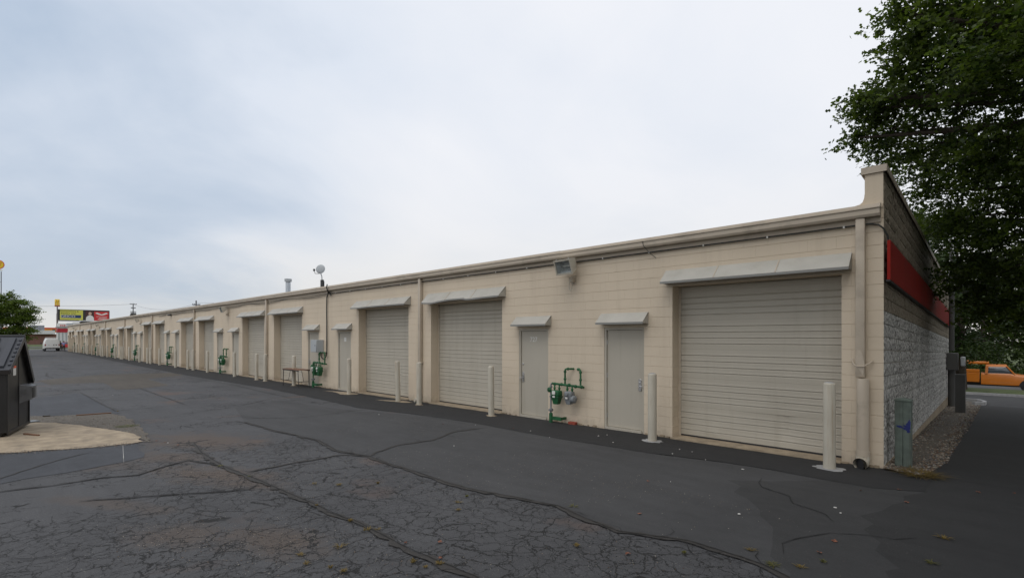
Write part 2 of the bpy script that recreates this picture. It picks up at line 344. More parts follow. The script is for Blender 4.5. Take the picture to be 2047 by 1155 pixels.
# ---------------------------------------------------------------- terrain heights
def sstep(t): t = max(0., min(1., t)); return t * t * (3 - 2 * t)
def gz(x, y):
    z = .0042 * max(x, -135)
    k = sstep((x + 60) / 30)
    if y > 0:
        d = .045 * min(y, 20)
        if y > 25: d += .1 * min(y - 25, 6) / 6
        if y > 31: d += .75 * min(y - 31, 5) / 5
        z -= d * k
    return z
def grid_sheet(name, xs, ys, dz, m, skip=None):
    vs = [(x, y, gz(x, y) + dz) for y in ys for x in xs]; nx = len(xs)
    fs = []
    for j in range(len(ys) - 1):
        for i in range(nx - 1):
            if skip and skip((xs[i] + xs[i + 1]) / 2, (ys[j] + ys[j + 1]) / 2): continue
            fs.append((j * nx + i, j * nx + i + 1, (j + 1) * nx + i + 1, (j + 1) * nx + i))
    b = MB(); b.add(vs, fs); return b.build(name, m)
def densify(poly, step, jit, closed=True):
    out = []
    n = len(poly)
    for i in range(n if closed else n - 1):
        a = poly[i]; c = poly[(i + 1) % n]; d = math.dist(a, c); k = max(1, int(d / step))
        for q in range(k):
            t = q / k; j = jit * (1 if q else .4)
            out.append((a[0] + (c[0] - a[0]) * t + random.uniform(-j, j), a[1] + (c[1] - a[1]) * t + random.uniform(-j, j)))
    if not closed: out.append(tuple(poly[-1]))
    return out
def sheet(name, poly, lift, m, step=.25, jit=.02, fine=False):
    p = densify(poly, step, jit)
    if fine: p = densify(p, .05, .012)
    bm = bmesh.new(); vs = [bm.verts.new((x, y, gz(x, y) + lift)) for x, y in p]
    f = bm.faces.new(vs)
    if f.normal.z < 0: f.normal_flip()
    bm.normal_update()
    if f.normal.z < 0: bmesh.ops.reverse_faces(bm, faces=[f])
    bmesh.ops.triangulate(bm, faces=bm.faces[:], ngon_method='EAR_CLIP')
    me = bpy.data.meshes.new(name); bm.to_mesh(me); bm.free(); me.materials.append(m)
    return tag(link(name, me), kind='structure')
def ribbon(pl, w, lift, mb, step=.18):
    pts = densify(pl, step, w * .35, closed=False); n = len(pts); vs = []
    for i, (x, y) in enumerate(pts):
        a = pts[max(0, i - 1)]; c = pts[min(n - 1, i + 1)]
        dx, dy = c[0] - a[0], c[1] - a[1]; l = math.hypot(dx, dy) or 1
        ww = w * .5 * random.uniform(.55, 1.3) * min(1, .25 + i / 3, .25 + (n - 1 - i) / 3)
        for s_ in (-1, 1):
            k = ww * random.uniform(.8, 1.2)
            px, py = x - s_ * dy / l * k, y + s_ * dx / l * k
            vs.append((px, py, gz(px, py) + lift))
    mb.add(vs, [(2 * i, 2 * i + 1, 2 * i + 3, 2 * i + 2)[::-1] for i in range(n - 1)])

# ---------------------------------------------------------------- ground outlines and spots in metres
DATA = {
'seams': {
  'S1': (0.11,[[-9.917,-6.663],[-8.849,-6.806],[-7.503,-6.844],[-6.946,-6.796],[-6.279,-6.74],[-5.29,-6.693],[-4.725,-6.657],[-4.05,-6.635],[-3.921,-6.597],[-3.379,-6.602],[-2.91,-6.61],[-2.428,-6.577],[-2.001,-6.545],[-1.634,-6.568]]),
  'S2': (0.1,[[-11.711,-5.155],[-10.056,-5.108],[-8.385,-4.923],[-7.347,-5.089],[-7.044,-5.074],[-6.411,-4.935],[-5.819,-4.977],[-4.913,-4.97],[-4.256,-5.01],[-3.78,-4.965],[-3.03,-4.789],[-2.559,-4.697],[-2.109,-4.811],[-1.626,-4.882],[-1.319,-4.752],[-1.0,-4.619],[-0.641,-4.638],[-0.316,-4.666],[-0.085,-4.772],[0.136,-4.948]]),
  'S3': (0.055,[[-6.411,-4.935],[-6.576,-4.742],[-6.813,-4.142],[-6.723,-3.381],[-7.083,-2.514],[-6.949,-1.747]]),
  'S4': (0.04,[[-6.443,-4.916],[-6.74,-5.095],[-6.907,-5.3],[-6.881,-5.609],[-6.921,-5.874],[-6.891,-6.314],[-6.883,-6.699]]),
  'S5': (0.045,[[-6.126,-6.793],[-5.959,-6.976],[-6.087,-7.244],[-6.378,-7.657],[-6.718,-8.221],[-6.982,-8.599]]),
  'S6': (0.06,[[-7.503,-6.844],[-7.947,-6.962],[-8.378,-7.097],[-8.188,-7.484],[-7.883,-7.856],[-8.087,-8.225],[-8.096,-8.764],[-8.231,-9.252],[-8.345,-9.774]]),
  'S7': (0.05,[[-10.347,-8.096],[-9.935,-8.594],[-9.482,-8.973],[-9.105,-9.247],[-8.782,-9.53]]),
  'S8': (0.05,[[-23.799,-5.198],[-19.941,-5.248],[-16.624,-5.265]]),
  'S9': (0.05,[[-23.623,-7.051],[-19.437,-7.021],[-16.323,-6.961]]),
  'S10': (0.035,[[-16.323,-6.961],[-16.471,-6.16],[-16.624,-5.265]]),
  'S11': (0.04,[[-14.206,-5.985],[-14.592,-5.116],[-14.78,-4.471],[-16.32,-2.751],[-16.275,-1.924]]),
  'S12': (0.035,[[-12.889,-5.0],[-12.161,-4.764],[-11.694,-4.335],[-11.414,-3.863],[-11.501,-2.539],[-11.588,-1.552]]),
  'S13': (0.09,[[-39.705,-7.107],[-36.34,-7.309],[-33.617,-7.172]]),
  'S14': (0.06,[[-50.203,-6.151],[-44.438,-6.054],[-39.108,-6.005]]),
  'S15': (0.05,[[-38.463,-3.601],[-36.445,-3.675],[-34.649,-3.783]]),
  'S16': (0.04,[[-30.103,-2.282],[-26.226,-2.223],[-22.601,-2.09],[-18.872,-2.287],[-16.098,-2.358]]),
  'S17': (0.05,[[-12.078,-5.683],[-12.038,-5.262],[-11.462,-5.115]]),
  'S18': (0.03,[[-54.531,-6.987],[-53.351,-4.958],[-51.038,-2.993]]),
  'S19': (0.012,[[-1.178,-1.798],[-1.137,-2.059],[-1.04,-2.249],[-0.876,-2.331],[-0.667,-2.414],[-0.61,-2.571],[-0.552,-2.693],[-0.352,-2.766],[-0.184,-2.854],[-0.076,-3.044]]),
  'S20': (0.01,[[-0.225,-4.305],[-0.307,-4.048],[-0.242,-3.839],[-0.127,-3.612],[-0.025,-3.429],[0.273,-3.236],[0.475,-3.181],[0.625,-2.99]]),
  'S21': (0.012,[[-5.388,-9.27],[-5.158,-9.082],[-5.06,-8.904],[-5.114,-8.778],[-5.118,-8.594]]),
},
'polys': {
  'fresh': [[-11.711,-5.155],[-10.056,-5.108],[-8.385,-4.923],[-7.347,-5.089],[-6.411,-4.935],[-5.819,-4.977],[-4.913,-4.97],[-4.256,-5.01],[-3.78,-4.965],[-3.03,-4.789],[-2.559,-4.697],[-2.109,-4.811],[-1.626,-4.882],[-1.319,-4.752],[-1.0,-4.619],[-0.641,-4.638],[-0.316,-4.666],[-0.085,-4.772],[0.136,-4.948],[2.034,-3.156],[2.585,0.525],[0.015,-1.291],[-1.515,-1.214],[-3.067,-1.475],[-3.901,-1.493],[-5.27,-1.565],[-7.687,-1.493],[-9.301,-1.59],[-11.327,-2.38],[-13.093,-2.641],[-15.451,-2.875],[-14.621,-4.467]],
  'wallstrip': [[-45.962,-2.519],[-30.819,-1.955],[-20.166,-1.658],[-15.509,-1.824],[-11.957,-2.029],[-9.301,-1.59],[-7.687,-1.493],[-5.27,-1.565],[-3.901,-1.493],[-3.067,-1.475],[-1.515,-1.214],[0.015,-1.291]],
  'brown': [[-32.498,-7.801],[-35.316,-4.898],[-33.912,-2.034],[-30.947,-2.068],[-29.508,-3.948],[-24.45,-4.054],[-23.799,-5.198],[-23.766,-5.958],[-28.223,-5.811],[-28.886,-6.742],[-28.789,-7.632]],
  'pad': [[-10.738,-7.299],[-11.582,-7.274],[-12.212,-7.337],[-12.971,-7.562],[-13.698,-7.811],[-15.0,-8.284],[-15.585,-8.727],[-16.432,-9.699],[-14.09,-11.684],[-11.554,-11.288],[-11.345,-9.233],[-10.951,-8.442],[-10.744,-7.794],[-10.681,-7.496]],
  'grit': [[-17.059,-8.834],[-16.473,-8.295],[-16.307,-7.8],[-15.787,-7.086],[-14.296,-6.939],[-12.393,-7.027],[-10.615,-7.186],[-10.738,-7.299],[-11.582,-7.274],[-12.212,-7.337],[-12.971,-7.562],[-13.698,-7.811],[-15.0,-8.284],[-15.739,-8.869]],
  'bluepatch': [[-24.747,-9.398],[-21.991,-8.467],[-23.304,-7.22],[-22.65,-7.071],[-18.883,-7.01],[-15.77,-6.951],[-16.113,-7.737],[-17.405,-9.373]],
},
'pts': {
  'weed': [[-3.451,-7.359],[-3.227,-7.397],[-2.993,-7.294],[-2.856,-7.241],[-3.901,-6.619],[-3.54,-6.628],[-3.469,-6.542],[-4.664,-6.649],[-5.538,-6.274],[-5.248,-6.066],[-3.512,-5.42],[-3.311,-5.59],[-3.605,-5.195],[-2.402,-4.573],[-2.567,-6.736],[-2.408,-6.717],[-2.372,-6.592],[-0.902,-4.899],[-0.482,-4.399],[-0.23,-4.598],[-0.043,-4.487],[0.073,-4.232],[0.778,-3.608],[0.819,-2.824],[-3.346,-7.021],[-6.59,-6.755],[-7.56,-6.856],[-16.291,-6.933],[-4.921,-5.664],[-1.718,-5.455]],
  'moss': [[-13.73,-7.207],[-13.141,-7.209],[-12.659,-7.191]],
  'leaf': [[-2.265,-3.049],[-1.713,-4.268],[0.302,-1.17],[0.429,-1.722],[-0.053,-1.561],[0.047,-3.65],[0.003,-4.046],[-2.739,-6.306],[-2.971,-6.54],[-2.445,-6.524],[-1.268,-5.273],[1.378,-0.36],[-6.406,-1.411],[-7.995,-2.102],[-10.309,-7.027],[-10.607,-7.115],[-9.866,-6.919],[1.047,-0.615]],
  'chip': [[-4.559,-0.836],[-4.489,-0.631],[-4.005,-1.174],[-4.245,-0.039],[-10.367,-2.342],[-5.988,-3.433],[-2.756,-1.286],[-2.821,-0.879],[-2.576,-0.916],[-1.533,-1.51],[-0.153,-2.533],[-0.069,-2.702],[-0.89,-3.517],[-2.027,-2.859],[-5.191,-1.629],[-7.341,-1.678],[-5.929,-1.369],[-24.64,-1.916],[-10.219,-7.005],[-21.411,-6.374],[-2.176,-1.314]],
  'board': [[-15.322,-9.045],[-15.541,-8.589]],
  'stick': [[-13.461,-8.869],[-13.011,-8.669]],
  'stick2': [[-16.078,-7.819],[-15.952,-7.118]],
  'stick3': [[-16.504,-8.435],[-16.473,-8.295]],
  'line': [[-10.744,-7.616],[-8.955,-7.859]],
  'dump': [[-13.35,-9.124],[-15.394,-8.742]],
  'alig': [[-2.527,-6.341],[-3.903,-7.637],[-1.772,-4.964],[-5.014,-6.435]],
  'red': [[-7.468,-7.283],[-3.999,-7.325],[-4.845,-8.035]],
  'clothbit': [[-15.662,-1.163],[-15.493,-0.59],[-12.686,-0.701],[-12.225,-0.448]],
},
'lobes': [[-0.61, 4.26, 7.09, 0.7], [-0.9, 3.98, 7.26, 0.4], [-0.25, 4.61, 7.37, 1.0], [-0.98, 4.32, 6.54, 0.4], [-0.61, 4.67, 6.6, 0.6], [-0.14, 5.4, 6.45, 1.0], [0.05, 4.19, 8.13, 0.7], [-0.2, 3.27, 8.55, 0.5], [0.24, 3.69, 8.7, 0.8], [0.68, 4.11, 8.19, 1.3], [0.56, 5.37, 7.48, 1.5], [0.51, 6.71, 6.16, 1.3], [0.04, 6.68, 5.58, 0.6], [0.36, 7.95, 4.93, 0.8], [1.03, 7.21, 4.95, 1.5], [1.56, 4.95, 5.77, 1.5], [1.51, 3.52, 7.03, 1.4], [1.84, 6.6, 3.92, 1.6], [1.03, 8.59, 3.48, 1.2], [1.73, 7.88, 2.64, 1.2]],
}

# ---------------------------------------------------------------- ground, parking lot, street
xs = [-700, -500, -400, -300, -200, -170, -135] + list(range(-120, -60, 10)) + [-60, -55, -50, -45, -40, -35, -30, -20, -10, 0, 10, 20, 40, 80, 200, 400]
ys = [-400, -200, -100, -60, 0, 5, 10, 15, 20, 25, 28, 31, 33, 36, 60, 100, 200, 400]
tag(grid_sheet('ground', xs, ys, -.03, M['grass']), kind='structure')
lx = [-136, -135] + list(range(-120, -60, 10)) + [-60, -55, -50, -45, -40, -35, -30, -20, -10, 0, .5, 10, 30]
tag(grid_sheet('parking_lot', lx, [-60, -30, 0, 5, 10, 15, 20, 24.6], .0, M['asphalt']), kind='structure')
PL = DATA['polys']
sheet('smooth_asphalt', PL['fresh'], .004, M['asphalt_new'], .3, .02)
strip = [(-117, -.9), (-95, -1.05), (-80, -1.3)] + [tuple(p) for p in PL['wallstrip'][1:]] + [(.55, -1.05), (.6, -.02), (-117, -.02)]
sheet('wall_asphalt_strip', strip, .008, M['asphalt_strip'], .3, .03)
sheet('smooth_asphalt', [(-1.5, -2.2), (-.6, -1.4), (.3, -1.1), (4, -1.0), (12, -1.5), (12, -12), (.9, -10), (.6, -6.5), (.0, -4.9), (-.7, -3.4)], .005, M['asphalt_half_shade'], .25, .09)  # in-between sheet, grades the painted tree shade towards the right
sheet('painted_shade_asphalt', [(.1, -2.6), (.4, -1.4), (.62, -.9), (4, -1.2), (12, -2), (12, -12), (1.2, -10), (1.1, -6.5), (.75, -4.6), (.35, -3.4)], .006, M['asphalt_shade'], .25, .10)  # sheet with tree shade painted in as a darker tone
tag(grid_sheet('driveway', [.45, 1, 2, 4, 12, 15], [-1.0, -.5, 0, 2, 4, 6, 8, 10, 12, 14, 16, 18, 19.2], .005, M['asphalt_shade']), kind='structure')  # driveway beside the end wall, tree shade painted into its tone
sheet('brown_asphalt_patch', PL['brown'], .004, M['asphalt_brown'], .3, .04)
sheet('sealed_asphalt_patch', PL['bluepatch'], .004, M['asphalt_blue'], .3, .05)
sheet('sealed_asphalt_patch', [(-11.3, -9.35), (-10.63, -7.4), (-9.2, -7.55), (-8.9, -8.3), (-8.6, -10.2), (-12, -12)], .005, M['asphalt_blue'], .3, .06)
sheet('gritty_ground', PL['grit'], .008, M['grit'], .15, .05)
pad = sheet('concrete_pad', PL['pad'], .014, M['concrete'], .28, .05, fine=True)
mb = MB()
for k, (w, pl) in DATA['seams'].items():
    if w > .02: ribbon(pl, w * {'S1': .85, 'S2': .8, 'S3': 1.1, 'S4': 1.4}.get(k, .62), .011, mb, .11)
tag(mb.build('sealed_crack', M['seal']), kind='structure')
mb = MB()
for k in ('S1', 'S2', 'S3', 'S4', 'S5', 'S6', 'S8', 'S9', 'S11', 'S12'):
    pl = DATA['seams'][k][1]
    for a_, b_ in zip(pl, pl[1:]):      # short crumbling side cracks
        for q in range(2):
            t = random.random(); x, y = a_[0] + (b_[0] - a_[0]) * t, a_[1] + (b_[1] - a_[1]) * t; an = random.random() * 6.28; l = random.uniform(.15, .5)
            p_ = [(x, y)]
            for j in range(4): an += random.gauss(0, .5); p_.append((p_[-1][0] + l * .25 * math.cos(an), p_[-1][1] + l * .25 * math.sin(an)))
            ribbon(p_, .010, .0125, mb, .06)
for k, (w, pl) in DATA['seams'].items():
    if w <= .02: ribbon(pl, w, .013, mb, .08)
    elif k in ('S1', 'S2', 'S6', 'S5'): ribbon([(p[0] + .015, p[1] + .015) for p in pl], .012, .014, mb, .08)
tag(mb.build('open_crack', M['crackdark']), kind='structure')
mb = MB(); ribbon(DATA['pts']['line'], .005, .012, mb, .25); tag(mb.build('paint_drip_line', M['chip']), kind='structure')
# rear driveway, street beyond the grass verge
tag(grid_sheet('rear_driveway', [.4, 1, 2, 4, 8, 15, 30], [19.2, 20, 22, 24.6], .006, M['asphalt_new']), kind='structure')
tag(grid_sheet('street', [-25, -10, 0, 10, 20, 40, 80], [36.0, 40, 45], .02, M['road']), kind='structure')
def kerb(pts, w=.15, h=.12, name='kerb'):
    mb = MB()
    for a, c in zip(pts, pts[1:]):
        d = Vector((c[0] - a[0], c[1] - a[1], 0)); d.normalize(); q = Vector((-d.y, d.x, 0)) * w / 2
        za, zc = gz(*a), gz(*c)
        P = lambda p, s_, z: (p[0] + q.x * s_, p[1] + q.y * s_, z)
        mb.add([P(a, -1, za - .2), P(a, 1, za - .2), P(c, 1, zc - .2), P(c, -1, zc - .2), P(a, -.8, za + h), P(a, .8, za + h), P(c, .8, zc + h), P(c, -.8, zc + h)],
               [(0, 3, 2, 1), (4, 5, 6, 7), (0, 1, 5, 4), (1, 2, 6, 5), (2, 3, 7, 6), (3, 0, 4, 7)])
    return tag(mb.build(name, M['concrete_grey']), kind='structure')
kerb([(-4, 24.65), (0, 24.68), (4, 24.72), (10, 24.8), (30, 25)])
kerb([(-3, 35.9), (20, 35.9), (60, 35.9)], .16, .12)
kerb([(-136.1, -60), (-136.1, -20), (-136.1, 10)], .25, .14)
kerb([(.75, 19.0), (1.05, 19.3), (1.1, 20.2), (.9, 20.8), (.3, 21.0), (-2, 21.0)], .14, .14, 'island_kerb')
# gravel bed along the end wall
bed = [(.02, -.02), (.25, -.1), (.43, -.05), (.61, 1.41), (.64, 3.46), (.76, 7.77), (.86, 13.9), (.95, 19.1), (.9, 20.7), (.02, 20.8)]
bedp = densify(bed, .3, .02)
bm = bmesh.new(); yy = sorted({-.1, 0, 2, 4, 6, 8, 10, 12, 14, 16, 18, 19.5, 20.7}); mb = MB()
def bedx(y):
    pts = [(.43, -.05), (.61, 1.41), (.64, 3.46), (.76, 7.77), (.86, 13.9), (.95, 19.1), (.9, 20.7)]
    if y < pts[0][1]: return .35
    for a, c in zip(pts, pts[1:]):
        if a[1] <= y <= c[1]: return a[0] + (c[0] - a[0]) * (y - a[1]) / (c[1] - a[1])
    return .9
bm.free()
yl = [-.1 + i * .15 for i in range(140)]
vv = []
for y in yl: vv += [(.0, y, gz(0, y) + .03), (bedx(y) * .5, y, gz(0, y) + .035), (bedx(y) + random.uniform(-.03, .03), y, gz(0, y) + .01)]
mb.add(vv, [(3 * i + k, 3 * i + k + 1, 3 * i + k + 4, 3 * i + k + 3) for i in range(len(yl) - 1) for k in (0, 1)])
tag(mb.build('gravel_bed', M['grit']), kind='structure')
# loose stones: one joined mesh each
def stones(name, pts, smin, smax, mats, label, cat):
    oct_v = np.array([(1, 0, 0), (-1, 0, 0), (0, 1, 0), (0, -1, 0), (0, 0, 1), (0, 0, -1)], float)
    oct_f = [(0, 2, 4), (2, 1, 4), (1, 3, 4), (3, 0, 4), (2, 0, 5), (1, 2, 5), (3, 1, 5), (0, 3, 5)]
    V = []; F = []; MI = []
    for i, (x, y, z) in enumerate(pts):
        s_ = smin * (smax / smin) ** random.random(); a = random.random() * 6.28
        ca, sa = math.cos(a), math.sin(a); sx, sy, sz = s_ * random.uniform(.7, 1.3), s_ * random.uniform(.6, 1), s_ * random.uniform(.35, .7)
        b = len(V)
        for p in oct_v:
            px, py, pz = p[0] * sx + random.uniform(-.2, .2) * s_, p[1] * sy + random.uniform(-.2, .2) * s_, p[2] * sz
            V.append((x + px * ca - py * sa, y + px * sa + py * ca, z + pz + sz * .4))
        F += [tuple(b + q for q in f) for f in oct_f]; MI += [random.randrange(len(mats))] * 8
    me = bpy.data.meshes.new(name); me.from_pydata(V, [], F)
    for m in mats: me.materials.append(m)
    me.polygons.foreach_set('material_index', MI); me.update()
    return tag(link(name, me), label, cat, kind='stuff')
SM = [mat('stone_%s' % n, c, .85, var=.2, vscale=30) for n, c in (('tan', (.22, .165, .115)), ('grey', (.14, .135, .13)), ('brown', (.12, .075, .05)), ('pale', (.33, .30, .25)), ('dark', (.05, .045, .04)))]
pp = []
for i in range(7500):
    y = -.08 + 20.6 * random.random() ** 1.7; x = random.random() ** .9 * (bedx(y) + .03) + .02; pp.append((x, y, gz(x, y) + .03 - .02 * x / bedx(y)))
stones('gravel', pp, .011, .03, SM, 'brown and grey gravel filling the narrow bed beside the white block end wall', 'gravel')
gp = PL['grit']; pp = []
def inside(p, poly):
    c = False
    for i in range(len(poly)):
        a, b_ = poly[i], poly[i - 1]
        if (a[1] > p[1]) != (b_[1] > p[1]) and p[0] < (b_[0] - a[0]) * (p[1] - a[1]) / (b_[1] - a[1]) + a[0]: c = not c
    return c
gx0, gx1 = min(p[0] for p in gp), max(p[0] for p in gp); gy0, gy1 = min(p[1] for p in gp), max(p[1] for p in gp)
while len(pp) < 1500:
    p = (random.uniform(gx0, gx1), random.uniform(gy0, gy1))
    if inside(p, gp): pp.append((*p, gz(*p) + .008))
fe = [p for p in PL['pad']][-5:]
for i in range(1500):
    a = random.random() * 3.999; k = int(a); t = a - k; x = fe[k][0] + (fe[k + 1][0] - fe[k][0]) * t; y = fe[k][1] + (fe[k + 1][1] - fe[k][1]) * t
    x += random.gauss(0, .09); y += random.gauss(0, .07); pp.append((x, y, gz(x, y) + .012))
stones('grit', pp, .004, .012, SM, 'loose pale grit around the edge of the concrete pad under the dumpster', 'grit')
pp = []
for i in range(9000):
    t = random.random()
    x, y = -.5 - 9 * t ** 1.2 + random.gauss(0, .5), -8.4 + 5.2 * random.random() + (1.2 * t)
    q = math.sin(x * 2.1 + 1) * math.sin(y * 2.7 + .4) + math.sin(x * .9 - y * 1.3)
    if q < .1 and random.random() < .85: continue
    pp.append((x, y, gz(x, y) + .004))
for c_ in DATA['pts']['red']:
    for i in range(500):
        x, y = c_[0] + random.gauss(0, .45), c_[1] + random.gauss(0, .3); pp.append((x, y, gz(x, y) + .004))
stones('asphalt_grit', pp, .0025, .007, [SM[0], SM[1], SM[2], SM[4], SM[3]], 'fine grit broken out of the cracked asphalt in the foreground', 'grit')

# ---------------------------------------------------------------- the strip building
UNIT = 12.72
DS = [-.26, -11.71] + [-24.39 - UNIT * i for i in range(8)]     # downspouts
ODS = [(-3.38, -.54), (-11.24, -8.15), (-15.62, -12.44), (-23.63, -20.50)]
MDS = [(-4.97, -4.0), (-7.54, -6.57), (-17.22, -16.2), (-19.90, -18.88)]
for d in DS[2:]:
    ODS.append((d - 3.61, d - .47)); MDS.append((d - 5.25, d - 4.20))
    if d > -110: MDS.append((d - 8.0, d - 6.95)); ODS.append((d - 11.82, d - 8.70))
XEND = -119.6
def lev(x): return -.2 if x < -58 else 0.0
OPEN = [(a, b, 3.0 + lev(a)) for a, b in ODS] + [(a, b, 2.2 + lev(a)) for a, b in MDS]
bld = empty('strip_building', (-60, 0, 0), label='long low beige painted block warehouse strip with roll-up doors under metal awnings', cat='building')
def bpart(mb, name, m, **k):
    mb2 = mb; o = mb2.build(name, m, bld); o.location = (60, 0, 0); return tag(o, **k)
# backing wall: piers and headers, butted
mb = MB(); op = sorted(OPEN, key=lambda o: -o[1]); x = -.02; DEP = .34
for a, b, t in op:
    mb.box(b + .006, x, .008, DEP, -1.2, 3.96); mb.box(a - .006, b + .006, .0085, DEP, t + .006, 3.96); x = a - .006
mb.box(XEND, x, .008, DEP, -1.2, 3.96)
bpart(mb, 'wall', M['mortar'])
# blockwork, running bond: nearest as parts, the rest joined
solid = []
def course_runs(z0, z1):
    cuts = sorted([(a, b, t) for a, b, t in OPEN if t > z0 + .05], key=lambda o: -o[1]); x = 0.0; out = []
    for a, b, t in cuts:
        out.append((b, x, True)); x = a
    out.append((XEND, x, True)); return out
BH, BW = .2, .405; NBLK = 0; cache = {}; far = MB()
def far_block(mb, w, x, jy, z):      # front face and bed-joint chamfers only
    h = BH / 2 - .0019; c = .003; w2 = w / 2; y = jy
    mb.add([(x - w2, y + c, z - h), (x + w2, y + c, z - h), (x + w2, y + c, z + h), (x - w2, y + c, z + h), (x - w2, y, z - h + c), (x + w2, y, z - h + c), (x + w2, y, z + h - c), (x - w2, y, z + h - c), (x - w2, y + .02, z - h), (x + w2, y + .02, z - h), (x + w2, y + .02, z + h), (x - w2, y + .02, z + h)],
           [(4, 5, 6, 7), (0, 1, 5, 4), (2, 3, 7, 6), (0, 8, 9, 1), (2, 10, 11, 3)])
def block_mesh(w, dep):
    k = (round(w, 3), dep)
    if k not in cache:
        b = MB(); g = .0003; h = BH / 2 - .0019; c = .003; w2 = w / 2 - g; cx_ = .0004
        b.add([(-w2, c, -h), (w2, c, -h), (w2, c, h), (-w2, c, h), (-w2 + cx_, 0, -h + c), (w2 - cx_, 0, -h + c), (w2 - cx_, 0, h - c), (-w2 + cx_, 0, h - c),
               (-w2, dep, -h), (w2, dep, -h), (w2, dep, h), (-w2, dep, h)],
              [(4, 5, 6, 7), (0, 1, 5, 4), (1, 2, 6, 5), (2, 3, 7, 6), (3, 0, 4, 7), (0, 8, 9, 1), (1, 9, 10, 2), (2, 10, 11, 3), (3, 11, 8, 0)])
        cache[k] = b.mesh('block', M['wall'])
    return cache[k]
cand = []
for ci in range(-5, 20):
    z0 = ci * BH
    z1 = z0 + BH
    if z1 > 3.99: z1 = 3.96
    for (a, b, _) in course_runs(z0 + .01, z1):
        off = (ci % 2) * BW / 2
        edges = [b]; k = math.ceil((-b + off) / BW + .02)
        while -(k * BW - off) > a + .03:
            edges.append(-(k * BW - off)); k += 1
        edges.append(a)
        for e1, e0 in zip(edges, edges[1:]):
            w = e1 - e0
            if w < .02: continue
            if z1 < gz(e0, -.1) - .02: continue
            jamb = e0 <= a + .001 or e1 >= b - .001
            cand.append(((e0 + e1) / 2, z0 + BH / 2, w, .335 if jamb and b < -.01 or e0 <= a + .001 else .05))
cand.sort(key=lambda c: -c[0])
for i, (x, z, w, d) in enumerate(cand):
    jy = random.uniform(-.0006, .0006)
    if i < 290:
        o = link('block', block_mesh(w, d), bld); o.location = (x + 60, jy, z)
    else:
        if d > .1:
            me = block_mesh(w, d); far.add([(v.co.x + x, v.co.y, v.co.z + z) for v in me.vertices], [tuple(p.vertices) for p in me.polygons])
        else: far_block(far, w, x, 0, z)
bpart(far, 'blockwork', M['wall'], kind='stuff')
# end wall (split-face), falling slightly to the rear with the courses
SL = -.026; DEPTH = 18.3
def sheary(y): return SL * y
mb = MB()
def shbox(mb, x0, x1, y0, y1, z0, z1):
    mb.add([(x0, y0, z0 + sheary(y0)), (x1, y0, z0 + sheary(y0)), (x1, y1, z0 + sheary(y1)), (x0, y1, z0 + sheary(y1)), (x0, y0, z1 + sheary(y0)), (x1, y0, z1 + sheary(y0)), (x1, y1, z1 + sheary(y1)), (x0, y1, z1 + sheary(y1))],
           [(0, 3, 2, 1), (4, 5, 6, 7), (0, 1, 5, 4), (1, 2, 6, 5), (2, 3, 7, 6), (3, 0, 4, 7)])
shbox(mb, -.24, -.022, DEP + .001, DEPTH, -1.6, 4.56)
bpart(mb, 'end_wall', M['mortar'])
mb = MB(); shbox(mb, -.26, .02, .012, DEPTH, -1.6, .04); bpart(mb, 'footing', M['concrete'])
def split_mesh(w, h, seed, m, half=False):
    r_ = random.Random(seed); nx, nz = (4, 3) if w > .3 else (3, 3); vs = []; fs = []
    for j in range(nz + 1):
        for i in range(nx + 1):
            e_ = i in (0, nx) or j in (0, nz)
            y = -w / 2 + .003 + (w - .006) * i / nx; z = -h / 2 + .004 + (h - .008) * j / nz
            if not e_: y += r_.uniform(-.02, .02); z += r_.uniform(-.012, .012)
            vs.append((r_.uniform(-.002, .006) if e_ else r_.uniform(.004, .020), y, z))
    n = len(vs)
    for j in range(nz):
        for i in range(nx):
            a = j * (nx + 1) + i; q = (a, a + 1, a + nx + 2, a + nx + 1)
            fs += [(q[0], q[1], q[2]), (q[0], q[2], q[3])] if r_.random() < .5 else [(q[0], q[1], q[3]), (q[1], q[2], q[3])]
    b = MB(); b.add(vs, fs)
    ring = [(-w / 2 + .003, -h / 2 + .004), (w / 2 - .003, -h / 2 + .004), (w / 2 - .003, h / 2 - .004), (-w / 2 + .003, h / 2 - .004)]
    fr = [vs[0], vs[nx], vs[-1], vs[n - 1 - nx]]
    b.add(fr + [(-.03, p[0], p[1]) for p in ring], [(0, 4, 5, 1), (1, 5, 6, 2), (2, 6, 7, 3), (3, 7, 4, 0)])
    return b.mesh('split_face_block', m)
sm = {}
for nm in ('split_white', 'split_tan'):
    for w in (.405, .2025):
        sm[nm, w] = [split_mesh(w, BH, 11 * q + int(w * 100), M[nm]) for q in range(9)]
cs = []
for ci in range(-5, 23):
    z = ci * BH + BH / 2; y = .004; first = .2025 if ci % 2 else .405
    nm = 'split_white' if ci < 12 else 'split_tan'
    while y < DEPTH - .1:
        w = first if y < .01 else .405
        w = min(w, .405)
        if z + sheary(y) + .1 > -.047 * y - .1: cs.append((y + w / 2, z + sheary(y + w / 2), w, nm))
        y += w
cs.sort(key=lambda c: c[0]); far = {'split_white': MB(), 'split_tan': MB()}
for i, (y, z, w, nm) in enumerate(cs):
    me = sm[nm, .405 if w > .3 else .2025][random.randrange(9)]
    if i < 290:
        o = link('split_face_block', me, bld); o.location = (60 + random.uniform(-.003, .003), y, z); o.rotation_euler = (SL, 0, 0)
    else: far[nm].add([(v.co.x, v.co.y + y, v.co.z + z) for v in me.vertices], [tuple(p.vertices) for p in me.polygons])
for nm in far: bpart(far[nm], 'split_face_blockwork', M[nm], kind='stuff')
